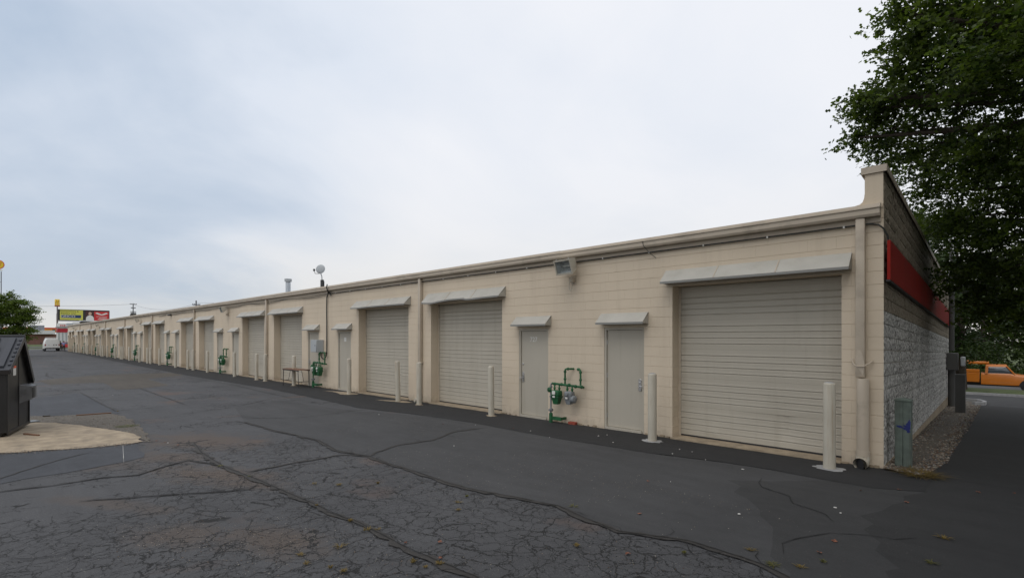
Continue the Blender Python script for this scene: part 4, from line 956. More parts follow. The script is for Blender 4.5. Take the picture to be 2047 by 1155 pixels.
# folding table
tb = empty('folding_table', (-19.75, -.62, gz(-19.7, -.6)), 0, 'brown folding table with thin black legs beside the green gas meter', 'table')
m2 = MB(); m2.rbox(-.80, .80, -.20, .30, .72, .745, .006, 1); m2.build('tabletop', M['tabletop'], tb)
m2 = MB(); 
for a in ((-.79, .79, -.19, -.17), (-.79, .79, .27, .29)): m2.box(a[0], a[1], a[2], a[3], .685, .719)
m2.build('apron_frame', M['black'], tb)
for sx in (-1, 1):
    for sy in (-.17, .27):
        m2 = MB(); m2.tube([(sx * .72, sy, .70), (sx * .77, sy, .0)], .014, 8); m2.build('leg', M['black'], tb)
    m2 = MB(); m2.tube([(sx * .55, .05, .70), (sx * .75, .05, .25)], .009, 6); m2.tube([(sx * .75, -.17, .25), (sx * .75, .27, .25)], .009, 6); m2.build('leg_brace', M['black'], tb)

# ---------------------------------------------------------------- red band on the end wall
rb = empty('sign_band', (.03, 0, 3.15), label='long red sign band running along the end wall', cat='sign')
Lb = [0, 3.1, 6.2, 9.3, 12.4, 15.5, 17.9]
for a, b in zip(Lb, Lb[1:]):
    m2 = MB(); shbox(m2, .015, .055, a - .03 + .0015, b - .03 - .0015, .30 - .59 + .0, .30)
    m2.build('panel', M['red'], rb)
m2 = MB(); shbox(m2, -.0, .05, -.028, 17.85, -.315, -.2915); m2.build('backing_rail', M['black'], rb)
# painted timber post, square
tp = empty('timber_post', (.20, .40, gz(.2, .4)), 0, 'grey-green square post with blue spray paint at the corner of the end wall', 'post')
m2 = MB()
for q in range(2): m2.rbox(-.10 + q * .101, -.001 + q * .101, -.10, .10, -.2, 1.03, .006, 1)
m2.build('shaft', M['timber'], tp)
m2 = MB(); m2.add([(-.108, -.108, 1.032), (.108, -.108, 1.032), (.108, .108, 1.032), (-.108, .108, 1.032), (-.108, -.108, 1.05), (.108, -.108, 1.05), (.108, .108, 1.05), (-.108, .108, 1.05), (0, 0, 1.085)],
    [(0, 3, 2, 1), (0, 1, 5, 4), (1, 2, 6, 5), (2, 3, 7, 6), (3, 0, 4, 7), (4, 5, 8), (5, 6, 8), (6, 7, 8), (7, 4, 8)]); m2.build('cap', M['timber'], tp)
def splat(mb, y, pts, seg=14):
    for cx, cz, rx, rz in pts:
        vs = [(cx, y, cz)]
        for k in range(seg):
            t = 2 * math.pi * k / seg; q = random.uniform(.75, 1.2); vs.append((cx + rx * q * math.cos(t), y, cz + rz * q * math.sin(t)))
        mb.add(vs, [(0, k + 1, (k + 1) % seg + 1) for k in range(seg)]); y -= .0006
m2 = MB(); splat(m2, -.1010, [(.066, .66, .028, .07), (.05, .63, .035, .04), (.078, .70, .018, .06), (.035, .615, .03, .014), (-.005, .63, .035, .010), (-.04, .645, .03, .020), (-.062, .65, .018, .012), (.02, .66, .02, .012), (.07, .58, .02, .02)]); m2.build('spray_mark', M['bluepaint'], tp)
# second post and meter mast at the rear
pb = empty('utility_post', (.50, 13.45, gz(.5, 13.4)), 0, 'dark grey channel post beside the gravel bed near the rear corner', 'post')
m2 = MB(); m2.rbox(-.13, .13, -.12, .12, -.2, 1.30, .008, 1); m2.box(.02, .045, -.128, -.121, 0, 1.28); m2.build('shaft', M['boxgrey'], pb)
m2 = MB(); m2.box(-.14, .14, -.13, .13, 1.301, 1.325); m2.build('cap', M['boxgrey'], pb)
ms = empty('service_mast', (.16, 16.6, gz(.1, 16.6)), 0, 'dark electric service mast with meter cabinet and drooping wires at the rear corner', 'electric mast')
m2 = MB(); m2.tube([(0, 0, 2.2), (0, 0, 5.2)], .085, 12); m2.tube([(0, 0, 5.2), (-.03, 0, 6.6)], .045, 10); m2.build('mast_pipe', M['boxgrey'], ms)
m2 = MB(); m2.rbox(-.16, .20, -.25, .25, 1.45, 2.12, .02, 1); m2.build('meter_cabinet', M['boxgrey'], ms)
m2 = MB(); m2.rbox(.26, .40, -.12, .12, 1.62, 1.98, .02, 1); m2.build('meter_box', M['galvbox'], ms)
m2 = MB(); m2.tube([(0, 0, 0), (0, 0, 1.46)], .12, 10); m2.build('lower_conduit', M['boxgrey'], ms)
m2 = MB(); m2.tube([(0, 0, 4.95), (.3, 0, 5.12), (.42, 0, 5.05)], .03, 8)
m2.build('weatherhead', M['boxgrey'], ms)
for q in range(4):
    m2 = MB(); m2.tube([(.42, 0, 5.05), (.40 + q * .03, .0, 4.6), (.46 + q * .05, 0, 4.2), (.62 + q * .04, 0, 4.1), (.85 + q * .03, 0, 4.25)], .012, 6); m2.build('service_wire', M['cable'], ms)

# ---------------------------------------------------------------- roof things
vt = empty('roof_flue', (-25.43, 1.4, 4.0), 0, 'galvanised roof flue with flat cap left of the satellite dish', 'roof vent')
m2 = MB(); m2.lathe([(.30, 0), (.16, .22), (.12, .24)], seg=18); m2.build('flashing', M['white'], vt)
m2 = MB(); m2.lathe([(.125, .2), (.125, .86)], seg=20); m2.build('pipe', M['galv'], vt)
m2 = MB(); m2.lathe([(.10, .85), (.11, .90)], seg=20); m2.lathe([(.175, .90), (.18, 1.04), (.16, 1.05)], seg=20); m2.build('cap', M['galvbox'], vt)
ds = empty('satellite_dish', (-21.2, 1.25, 4.03), 0, 'round grey satellite dish on a black mount above the roof edge', 'satellite dish')
m2 = MB(); m2.rbox(-.07, .07, -.06, .06, 0, .62, .01, 1); m2.rbox(.075, .13, -.05, .05, 0, .55, .01, 1); m2.build('mount', M['black'], ds)
m2 = MB(); m2.tube([(0, 0, .5), (.0, -.02, .78), (-.02, -.06, .92)], .025, 8); m2.build('mast', M['galvbox'], ds)
m2 = MB(); m2.m = Matrix.Translation((-.02, -.08, 1.12)) @ Matrix.Rotation(R(42), 4, 'Z') @ Matrix.Rotation(R(80), 4, 'X'); m2.lathe([(.016, .024), (.11, .018), (.175, .003), (.21, -.014), (.216, -.016), (.21, -.010), (.175, .010), (.11, .024), (.016, .030)], seg=28)
# lathe axis z points out of the dish face
m2.build('dish', M['galvbox'], ds)
m2 = MB(); m2.tube([(-.03, -.12, .90), (.03, -.35, .88), (.08, -.42, 1.0)], .013, 6); m2.build('feed_arm', M['boxgrey'], ds)
m2 = MB(); m2.rbox(.04, .12, -.46, -.38, .98, 1.08, .015, 1); m2.build('receiver', M['boxgrey'], ds)
m2 = MB(); m2.tube([(.1, 0, .5), (.16, -.05, .3), (.2, -.1, .02)], .008, 5); m2.build('lead', M['cable'], ds)

# ---------------------------------------------------------------- dumpster
e1 = Vector((-.972, .236, 0)); e2 = Vector((-.236, -.972, 0)); A = Vector((-13.32, -9.13, 0))
du = empty('dumpster', (A.x, A.y, gz(A.x, A.y)), 0, 'black steel dumpster with peaked ribbed plastic lids at the left edge', 'dumpster')
FR = Matrix(((e1.x, e2.x, 0, 0), (e1.y, e2.y, 0, 0), (0, 0, 1, 0), (0, 0, 0, 1)))   # u along the end face, v away, z up
W, D = 1.60, 2.0; PU, PZ, LZ, RZ = .90, 2.02, 1.42, 1.12
def DM(): b = MB(); b.m = FR; return b
m2 = DM(); m2.prism([(0, .10), (W, .10), (W, RZ), (PU, PZ), (0, LZ)], 'y', 0, D); m2.build('body', M['dumpster'], du)
m2 = DM(); 
for a, b_ in (((0, LZ), (PU, PZ)), ((PU, PZ), (W, RZ))):
    m2.prism([(a[0], a[1]), (b_[0], b_[1]), (b_[0], b_[1] - .07), (a[0], a[1] - .07)], 'y', -.022, -.003)
m2.box(.0, .03, -.02, -.003, .10, LZ - .07); m2.box(W - .03, W, -.02, -.003, .10, RZ - .08); m2.box(.80, .812, -.010, -.003, .12, 1.7); m2.box(-.01, W + .01, -.025, -.003, .06, .12)
m2.build('edge_channel', M['dumpster'], du)
m2 = DM(); 
for u in (.15, 1.4):
    for v in (.15, 1.8): m2.box(u - .09, u + .09, v - .05, v + .05, -.0, .098)
m2.build('skid', M['dumpster'], du)
# fork pocket sleeve on the end face
po = DM(); u0, u1, z0, z1, ex = .86, 1.40, .60, 1.0, .17
po.add([(u0, -.003, z0), (u1, -.003, z0), (u1, -.003, z1), (u0, -.003, z1), (u0 + .14, -ex, z0 + .07), (u1 + .0, -ex, z0 + .09), (u1 + .0, -ex, z1 - .05), (u0 + .14, -ex, z1 - .04)],
    [(4, 5, 6, 7), (0, 1, 5, 4), (1, 2, 6, 5), (2, 3, 7, 6), (3, 0, 4, 7)]); po.build('fork_pocket', M['pocket'], du)
po = DM(); po.box(u0 + .17, u0 + .36, -ex - .006, -ex - .001, z0 + .1, z1 - .08); po.build('pocket_opening', M['black'], du)
po = DM(); po.box(.40, .60, -.0085, -.0035, 1.24, 1.44); st = po.build('sticker', M['plate'], du)
po = DM(); po.box(.40, .60, -.0115, -.009, 1.395, 1.44); po.build('sticker_header', M['orange'], st)
# lids: two slopes, each of two ribbed panels
def slope(u0, z0, u1, z1, nm):
    L = math.hypot(u1 - u0, z1 - z0); du_, dz_ = (u1 - u0) / L, (z1 - z0) / L; nx, nz = -dz_, du_
    if nz < 0: nx, nz = -nx, -nz
    P = lambda s_, h: (u0 + du_ * s_ + nx * h, z0 + dz_ * s_ + nz * h)
    for k in range(2):
        v0, v1 = -.07 + k * 1.06, -.07 + (k + 1) * 1.06 - .02
        m2 = DM(); q = [P(0, .015), P(L + .10, .015), P(L + .10, .045), P(0, .045)]; m2.prism(q, 'y', v0, v1); li = m2.build('lid', M['lid'], du)
        m2 = DM(); m2.prism([P(L + .10, -.05), P(L + .13, -.05), P(L + .13, .06), P(L + .10, .06)], 'y', v0 - .005, v1 + .005)
        m2.prism([P(.0, -.05), P(L + .10, -.05), P(L + .10, .052), P(0, .052)], 'y', v0 - .012, v0 - .001); m2.build('lid_rim', M['lid'], li)
        for j in range(4):
            c = v0 + .10 + j * .25; m2 = DM(); m2.prism([P(.06, .046), P(L + .04, .046), P(L + .02, .085), P(.10, .085)], 'y', c, c + .10); m2.build('lid_rib', M['lid'], li)
        for j in range(7):
            c = L * (j + .7) / 7.4; m2 = DM(); m2.prism([P(c, .046), P(c + .07, .046), P(c + .06, .068), P(c + .01, .068)], 'y', v0 + .01, v0 + .05); m2.build('lid_notch', M['lid'], li)
        if nm:
            m2 = DM(); c = L * .35; m2.prism([P(c, .086), P(c + .12, .086), P(c + .12, .115), P(c, .115)], 'y', v0 + .30, v0 + .52); m2.build('lid_handle', M['lid'], li)
slope(PU, PZ, -.02, LZ - .01, True); slope(PU, PZ, W + .01, RZ - .01, False)
m2 = DM(); m2.tube([(PU, -.09, PZ + .05), (PU, D + .05, PZ + .05)], .03, 8); m2.build('hinge_rod', M['dumpster'], du)
# scraps by the pad
def stick(a, b, r, m, label, cat='wood scrap', name='wood_strip', lift=.03):
    m2 = MB(); d = Vector((b[0] - a[0], b[1] - a[1], 0)); l = d.length; m2.m = Matrix.Translation((a[0], a[1], gz(*a) + lift)) @ Matrix.Rotation(math.atan2(d.y, d.x), 4, 'Z')
    m2.box(0, l, -r, r, -.01, .012); return tag(m2.build(name, m), label, cat)
PT = DATA['pts']
stick(PT['stick'][0], PT['stick'][1], .02, M['wood'], 'short brown wood strip lying on the concrete pad')
stick(PT['stick2'][0], PT['stick2'][1], .03, M['wood'], 'long thin dark wood strip on the gritty ground behind the pad', lift=.02)
stick(PT['stick3'][0], PT['stick3'][1], .03, M['bark'], 'small dark stick on the far edge of the concrete pad', lift=.02)
stick(PT['board'][0], PT['board'][1], .12, M['greymeter'], 'grey board pushed under the rear of the dumpster', 'board', 'board', lift=.03)
# ---------------------------------------------------------------- white van
def loft(mb, rings, cap=True, smooth=True):
    n = len(rings[0]); vs = [p for r_ in rings for p in r_]
    fs = [(i * n + k, i * n + (k + 1) % n, (i + 1) * n + (k + 1) % n, (i + 1) * n + k) for i in range(len(rings) - 1) for k in range(n)]
    mb.add(vs, fs, smooth)
    if cap: mb.add(rings[0], [tuple(range(n))[::-1]]); mb.add(rings[-1], [tuple(range(n))])
def wheel(parent, x, y, r, w, rim=None):
    m2 = MB(); m2.lathe([(r * .6, -w / 2), (r * .95, -w / 2), (r, -w / 2 + .03), (r, w / 2 - .03), (r * .95, w / 2), (r * .6, w / 2)], (x, y, r), 'y', 22); wo = m2.build('wheel', M['black'], parent)
    m2 = MB(); m2.lathe([(r * .58, -w / 2 - .004), (r * .2, -w / 2 - .012), (r * .2, w / 2 + .012), (r * .58, w / 2 + .004)], (x, y, r), 'y', 16); m2.build('rim', rim or M['galvbox'], wo)
M['van'] = mat('van_white', (.74, .74, .71), .3, var=.02, world=False, coat=.3)
M['taillight'] = mat('tail_light', (.25, .01, .012), .2, var=0)
M['dark'] = mat('dark_plastic', (.03, .03, .03), .5, var=.1)
vx, vy = -115.6, -2.33
vn = empty('van', (vx, vy, gz(vx, vy)), 0, 'white panel van parked tail towards us at the far end of the lot', 'van')
def sec(x, w0, w1, z0, z1, zt):
    h = w0 / 2; t = w1 / 2
    return [(x, -h, z0), (x, h, z0), (x, h * 1.02, z0 + .35), (x, h * 1.02, zt), (x, h - (h - t) * .45, zt + (z1 - zt) * .6), (x, t, z1 - .07), (x, t - .14, z1), (x, -t + .14, z1), (x, -t, z1 - .07), (x, -h + (h - t) * .45, zt + (z1 - zt) * .6), (x, -h * 1.02, zt), (x, -h * 1.02, z0 + .35)]
m2 = MB(); loft(m2, [sec(0, 1.92, 1.40, .48, 2.16, 1.15), sec(-.06, 1.98, 1.48, .45, 2.22, 1.15), sec(-2.5, 2.02, 1.55, .42, 2.24, 1.15), sec(-3.7, 2.02, 1.5, .42, 2.20, 1.15), sec(-4.5, 1.98, 1.2, .42, 1.36, 1.1), sec(-5.3, 1.9, 1.3, .42, 1.18, .95), sec(-5.5, 1.8, 1.4, .5, 1.0, .85)])
m2.build('body', M['van'], vn)
m2 = MB(); m2.rbox(.0, .17, -.98, .98, .40, .60, .03, 1); m2.build('rear_bumper', M['dark'], vn)
for s_ in (-1, 1):
    m2 = MB(); m2.rbox(.0, .03, s_ * .88 - .07, s_ * .88 + .07, .92, 1.25, .01, 1); m2.build('taillight', M['taillight'], vn)
    m2 = MB(); m2.rbox(.003, .018, s_ * .42 - .38, s_ * .42 + .38, .66, 2.0, .008, 1); rd = m2.build('rear_door', M['van'], vn)
    for x in (-.95, -4.35): wheel(vn, x, s_ * .86, .36, .24)
    m2 = MB(); m2.rbox(-3.95, -3.8, s_ * 1.22 - .08, s_ * 1.22 + .08, 1.25, 1.5, .03, 1); m2.tube([(-3.9, s_ * .95, 1.3), (-3.9, s_ * 1.2, 1.35)], .025, 6); m2.build('mirror', M['dark'], vn)
    m2 = MB(); m2.add([(-3.1, s_ * 1.012, 1.2), (-3.9, s_ * 1.012, 1.2), (-3.75, s_ * .87, 1.85), (-3.15, s_ * .86, 1.9)], [(0, 1, 2, 3)]); m2.build('side_window', M['pane'], vn)
m2 = MB(); m2.box(.019, .027, .12, .62, 1.0, 1.18); pl_ = m2.build('plate_recess', M['dark'], vn)
m2 = MB(); m2.box(.028, .032, .20, .54, 1.04, 1.14); m2.build('number_plate', M['plate'], pl_)
m2 = MB(); m2.box(.019, .024, -.55, -.30, 1.05, 1.11); m2.build('badge', M['galvbox'], vn)
m2 = MB()
for x in (-.5, -1.6, -2.7): m2.tube([(x, -.78, 2.2), (x, -.74, 2.36), (x, .74, 2.36), (x, .78, 2.2)], .02, 6)
for s_ in (-.74, .74): m2.tube([(-.3, s_, 2.36), (-3.0, s_, 2.36)], .02, 6)
m2.build('roof_rack', M['van'], vn)

# ---------------------------------------------------------------- red car beyond
M['carred'] = mat('car_red', (.45, .012, .015), .3, var=.02, world=False)
rc = empty('parked_car', (-150, 2.6, -.57), R(80), 'small red car partly hidden behind the person in the blue shirt', 'car')
m2 = MB(); 
def cs_(x, hw, z0, z1, top): return [(x, -hw, z0), (x, hw, z0), (x, hw, z1 - .1), (x, hw * .97, z1), (x, top, z1 + .01), (x, -top, z1 + .01), (x, -hw * .97, z1), (x, -hw, z1 - .1)]
loft(m2, [cs_(-2.2, .75, .35, .80, .6), cs_(-2.05, .85, .25, .88, .6), cs_(-.5, .88, .22, .93, .7), cs_(1.2, .88, .22, .92, .7), cs_(2.05, .82, .25, .80, .6), cs_(2.2, .7, .35, .68, .5)]); m2.build('body', M['carred'], rc)
m2 = MB(); loft(m2, [cs_(-1.75, .74, .90, .93, .6), cs_(-1.2, .70, .90, 1.34, .5), cs_(.2, .70, .90, 1.40, .52), cs_(1.0, .72, .90, .94, .6)]); m2.build('windows', M['pane'], rc)
m2 = MB(); loft(m2, [cs_(-1.2, .60, 1.33, 1.38, .5), cs_(.15, .62, 1.38, 1.44, .5)]); m2.build('roof', M['carred'], rc)
for s_ in (-1, 1):
    for x in (-1.35, 1.35): wheel(rc, x, s_ * .78, .31, .2)
    m2 = MB(); m2.rbox(-2.22, -2.1, s_ * .62 - .12, s_ * .62 + .12, .62, .76, .01, 1); m2.build('taillight', M['taillight'], rc)

# ---------------------------------------------------------------- people
M['skin'] = mat('skin', (.30, .17, .11), .6, var=.03)
M['shirt_blue'] = mat('shirt_lilac_blue', (.26, .28, .52), .8, var=.06)
M['trousers'] = mat('dark_trousers', (.035, .028, .03), .85, var=.1)
M['dark_shirt'] = mat('dark_shirt', (.03, .028, .035), .85, var=.1)
M['hair'] = mat('hair_dark', (.02, .016, .013), .7, var=.1)
def skin_obj(name, verts, edges, radii, m, parent, root=0, sub=1):
    me = bpy.data.meshes.new(name + '_cage'); me.from_pydata(verts, edges, []); o = bpy.data.objects.new(name, me); COL.objects.link(o)
    md = o.modifiers.new('skin', 'SKIN'); sv = me.skin_vertices[0].data
    for i, r_ in enumerate(radii): sv[i].radius = (r_, r_) if not isinstance(r_, tuple) else r_; sv[i].use_root = i == root
    md.use_smooth_shade = True
    if sub: s2 = o.modifiers.new('sub', 'SUBSURF'); s2.levels = sub; s2.render_levels = sub
    dg = bpy.context.evaluated_depsgraph_get(); me2 = bpy.data.meshes.new_from_object(o.evaluated_get(dg)); o.modifiers.clear(); o.data = me2; bpy.data.meshes.remove(me)
    me2.materials.clear(); me2.materials.append(m); me2.name = name; o.parent = parent
    return o
def person(loc, rz, shirt, label, reach):
    p = empty('person', loc, rz, label, 'person')
    V = [(0, 0, .98), (0, 0, 1.15), (0, .01, 1.36), (0, 0, 1.47), (0, -.01, 1.53), (0, -.02, 1.63), (0, -.02, 1.72)]; Rr = [.13, .12, .15, .07, .055, .085, .065]; E = [(i, i + 1) for i in range(6)]
    def chain(start, pts, rs):
        a = start
        for q, r_ in zip(pts, rs): V.append(q); Rr.append(r_); E.append((a, len(V) - 1)); a = len(V) - 1
        return a
    arms = []
    for s_ in (-1, 1):
        k = chain(0, [(s_ * .10, 0, .90), (s_ * .115, -.01 - .02 * s_, .50), (s_ * .12, .02 * s_ + .02, .09), (s_ * .13, -.12 + .02 * s_, .04)], [.09, .06, .04, .035])
        if reach and s_ == reach: pts = [(s_ * .19, 0, 1.40), (s_ * .30, -.14, 1.25), (s_ * .34, -.38, 1.22)]
        else: pts = [(s_ * .19, 0, 1.40), (s_ * .25, .03, 1.12), (s_ * .25, -.08, .88)]
        h = chain(2, pts, [.055, .042, .028]); arms.append(pts)
        hp = Vector(pts[-1]); dr = (hp - Vector(pts[-2])).normalized(); palm = hp + dr * .08
        h2 = chain(h, [tuple(palm)], [.026])
        side = Vector((0, 1, 0)) if abs(dr.z) > .6 else Vector((1, 0, 0))
        for f, ln in enumerate((.070, .082, .078, .060)):
            b0 = palm + side * (f - 1.5) * .019 + dr * .01; b1 = b0 + dr * ln * .5; b2 = b1 + (dr + Vector((0, -.3, -.2))).normalized() * ln * .5
            chain(h2, [tuple(b0 + dr * .012), tuple(b1), tuple(b2)], [.009, .008, .007])
        th = hp + dr * .03 - side * .03; chain(h, [tuple(th), tuple(th - side * .015 + dr * .04)], [.011, .009])
    skin_obj('body', V, E, Rr, M['skin'], p)
    # shirt over torso and upper arms
    V2 = [(0, 0, .96), (0, 0, 1.15), (0, .01, 1.36), (0, 0, 1.455)]; R2 = [.155, .15, .175, .085]; E2 = [(0, 1), (1, 2), (2, 3)]
    for pts in arms:
        V2 += [pts[0], tuple((Vector(pts[0]) * .35 + Vector(pts[1]) * .65))]; n = len(V2); E2 += [(2, n - 2), (n - 2, n - 1)]; R2 += [.075, .062]
    skin_obj('shirt', V2, E2, R2, shirt, p)
    V3 = [(0, 0, 1.0), (0, 0, .94)]; R3 = [.15, .15]; E3 = [(0, 1)]
    for s_ in (-1, 1):
        V3 += [(s_ * .10, 0, .86), (s_ * .115, -.01 - .02 * s_, .50), (s_ * .12, .02 * s_ + .02, .10)]; n = len(V3); E3 += [(1, n - 3), (n - 3, n - 2), (n - 2, n - 1)]; R3 += [.105, .08, .065]
    skin_obj('trousers', V3, E3, R3, M['trousers'], p)
    m2 = MB(); m2.lathe([(.075, 1.60), (.098, 1.66), (.095, 1.72), (.06, 1.775), (.01, 1.79)], (0, 0, 0), 'z', 14); h = m2.build('hair', M['hair'], p); h.location = (0, .012, 0)
    m2 = MB(); m2.add([(-.012, -.10, 1.645), (.012, -.10, 1.645), (0, -.128, 1.64), (0, -.098, 1.68)], [(0, 1, 2), (0, 2, 3), (1, 3, 2)]); m2.build('nose', M['skin'], p)
    for s_ in (-1, 1):
        m2 = MB(); m2.lathe([(.004, -.108), (.011, -.10)], (s_ * .032, 0, 1.672), 'y', 8); m2.build('eye', M['hair'], p)
        m2 = MB(); m2.rbox(s_ * .088 - .01, s_ * .088 + .01, -.03, .012, 1.63, 1.69, .006, 1); m2.build('ear', M['skin'], p)
        m2 = MB(); m2.rbox(s_ * .125 - .05, s_ * .125 + .05, -.20 + .02 * s_, .07 + .02 * s_, 0, .08, .03, 2); m2.build('shoe', M['dark'], p)
    m2 = MB(); m2.box(-.025, .025, -.104, -.095, 1.598, 1.606); m2.build('mouth', M['brickred'], p)
    return p
px_, py_ = -112.6, -1.05
person((px_, py_, gz(px_, py_)), R(-95), M['shirt_blue'], 'person in a lilac-blue shirt and dark trousers beside the white van', -1)
person((-117.5, -1.15, gz(-117.5, -1.0)), R(60), M['dark_shirt'], 'person in dark clothes mostly hidden by the white van', 0)
# wing wall at the far end
sw = empty('screen_wall', (-108.6, -.41, gz(-108, -.4)), label='short beige screen wall standing out from the far end of the building', cat='screen wall')
m2 = MB(); m2.rbox(-.06, .06, -.40, .38, -.3, 2.2, .01, 1); m2.build('panel', M['wall'], sw)
m2 = MB(); m2.rbox(-.08, .08, -.42, .38, 2.201, 2.25, .01, 1); m2.build('cap', M['trim'], sw)

# ---------------------------------------------------------------- buildings and signs beyond the lot
M['bgwhite'] = mat('white_cladding', (.66, .66, .66), .7, var=.05, vscale=.4)
M['bgred'] = mat('red_fascia', (.40, .012, .025), .5, var=.05)
M['bggrey'] = mat('grey_roof', (.20, .21, .23), .7, var=.15)
M['pilaster'] = mat('grey_pilaster', (.36, .38, .38), .7, var=.08)
M['brickpink'] = mat('pinkish_brick', (.24, .125, .10), .9, var=.15, vscale=1.5)
M['yellow'] = mat('sign_yellow', (.75, .52, .02), .4, var=.02)
M['paleyellow'] = mat('panel_yellow', (.62, .60, .10), .4, var=.03)
M['orangeband'] = mat('orange_band', (.72, .30, .03), .4, var=.03)
M['signred'] = mat('sign_red', (.58, .025, .03), .4, var=.03)
M['navy'] = mat('sign_navy', (.015, .045, .14), .4, var=.03)
M['signdark'] = mat('sign_dark_picture', (.07, .02, .02), .4, var=.3, vscale=.6)
M['poleg'] = mat('pole_grey', (.11, .11, .125), .6, var=.1)
wb = empty('white_building', (-188, 9.4, -.57), label='white shop building with a dark red band beyond the far end of the strip', cat='building')
def wbp(mb, name, m): return mb.build(name, m, wb)
m2 = MB(); m2.box(-5, 0, -6.2, 14, 0, 5.2); wbp(m2, 'wall', M['bgwhite'])
m2 = MB(); m2.box(.003, .12, -6.3, 14, 3.85, 4.95); m2.box(-5, .0, -6.33, -6.205, 3.85, 4.95); wbp(m2, 'red_band', M['bgred'])
m2 = MB(); m2.prism([(.35, 4.72), (.35, 4.95), (-14, 5.5), (-14, 4.72)], 'y', -6.5, 14) if False else m2.box(-5.2, .3, -6.4, 14, 5.21, 5.5); wbp(m2, 'roof_edge', M['pilaster'])
for i in range(5):
    m2 = MB(); m2.box(.003, .09, -6.15 + i * .78, -5.85 + i * .78, 0, 3.845); wbp(m2, 'pilaster', M['pilaster'])
m2 = MB(); m2.box(-4, -.8, -2.9, -1.5, 5.52, 6.8); wbp(m2, 'roof_cabinet', M['bgwhite'])
m2 = MB(); m2.box(-4, -1, -4.2, -2.95, 5.52, 6.5); wbp(m2, 'roof_unit', M['galvbox'])
m2 = MB(); m2.prism([(-1.2, 5.52), (12, 5.52), (12, 7.0), (-1.2, 7.1)], 'x', -5, -1.2); wbp(m2, 'dark_screen', M['bggrey'] if False else M['dark'])
m2 = MB(); m2.box(-5.2, -1.1, -1.3, 12, 7.12, 7.35); wbp(m2, 'screen_coping', M['bgwhite'])
bb = empty('brick_building', (-236, -6, -.9), label='low pinkish brick building with a white fascia behind the van', cat='building')
m2 = MB(); m2.box(-14, 0, -22, 12, 0, 3.85); m2.build('wall', M['brickpink'], bb)
m2 = MB(); m2.box(-15, 1.6, -23, 11.5, 3.86, 5.15); m2.build('fascia', M['bgwhite'], bb)
for y in (-18, -9, -1.8):
    m2 = MB(); m2.box(.003, .10, y, y + 1.7, 0, 2.5); fr = m2.build('service_door', M['boxgrey'], bb)
m2 = MB(); m2.add([(.15, 1.2, 2.65), (.15, 3.6, 1.95), (.15, 3.6, 1.65), (.15, 1.2, 2.45), (.9, 1.2, 2.35), (.9, 3.6, 1.65), (.9, 3.6, 1.5), (.9, 1.2, 2.2)], [(0, 1, 2, 3), (4, 7, 6, 5), (0, 4, 5, 1), (3, 2, 6, 7), (1, 5, 6, 2), (0, 3, 7, 4)]); m2.build('stair_rail', M['boxgrey'], bb)
m2 = MB(); m2.box(-10, -6, 5.6, 9.2, 5.16, 7.0); m2.build('roof_unit', M['bggrey'], bb)
cn = empty('station_canopy', (-262, 2, -1), label='orange-yellow banded petrol station canopy behind the brick building', cat='canopy')
m2 = MB(); m2.box(-9, 0, -9, 12.5, 4.8, 6.6); m2.build('deck', M['orangeband'], cn)
m2 = MB(); m2.box(.003, .06, -9, 12.5, 6.1, 6.5); m2.build('red_trim', M['signred'], cn)
for y in (-7, 2, 11):
    m2 = MB(); m2.box(-5.2, -4.8, y - .2, y + .2, 0, 4.79); m2.build('column', M['bgwhite'], cn)
m2 = MB()
for k in range(4): m2.box(.07, .12, 4.5 + k * 1.5, 5.3 + k * 1.5, 5.2, 5.9)
m2.build('lettering', M['dark'], cn)
sb = empty('shop_sign', (-240, 5.2, -1), label='white boxed sign with red lettering above the orange canopy', cat='sign')
m2 = MB(); m2.box(-.3, 0, 1.2, 6.6, 6.2, 7.9); m2.build('box', M['white'], sb)
for q in (2.0, 5.5):
    m2 = MB(); m2.box(-.25, -.05, q, q + .2, 0, 6.19); m2.build('leg', M['poleg'], sb)
me_ = text_mesh('SALE', .95, 'lettering', M['signred'], .02)
m2 = MB()
for k in range(4): m2.tube([(.02, 2.0 + k * .5, 7.25), (.02, 2.35 + k * .5, 7.25)], .12, 6); m2.tube([(.02, 2.0 + k * .5, 6.85), (.02, 2.35 + k * .5, 6.85)], .10, 6)
m2.build('lettering', M['signred'], sb); bpy.data.meshes.remove(me_)
# billboard with two faces side by side
bbY = [5.4, 17.9]; bx = -215
bl = empty('billboard', (bx, 0, -.6), label='wide billboard with a yellow insurance panel and a red panel above the roof line', cat='billboard')
m2 = MB(); m2.box(-.5, 0, 4.95, 18.0, 7.9, 11.55); m2.build('frame', M['dark'], bl)
def face(y0, y1, z0, z1, m, name): m2 = MB(); m2.box(.003, .06, y0, y1, z0, z1); return m2.build(name, m, bl)
f1 = face(5.45, 11.1, 8.15, 11.35, M['paleyellow'], 'yellow_panel')
f2 = face(11.75, 13.95, 7.95, 11.2, M['signdark'], 'picture_panel')
f3 = face(13.95, 17.75, 7.95, 11.1, M['signred'], 'red_panel')
def put_text(s, size, m, parent, y, z, name='lettering', x=.075, sx=1.0, bold=.0):
    me = text_mesh(s, size, name, m, .01); o = link(name, me, parent); o.rotation_euler = (R(90), 0, R(90)); o.location = (x, y, z); o.scale = (sx, 1, 1); return o
put_text('Homeowners &', .72, M['dark'], f1, 7.7, 10.95, sx=1.0); put_text('Renters, too!', .72, M['dark'], f1, 7.5, 10.25, sx=.95)
m2 = MB(); m2.box(.061, .085, 5.75, 10.6, 8.75, 9.75); gb = m2.build('navy_bar', M['navy'], f1)
put_text('GEICO', 1.05, M['white'], gb, 7.4, 9.25, x=.10, sx=1.15)
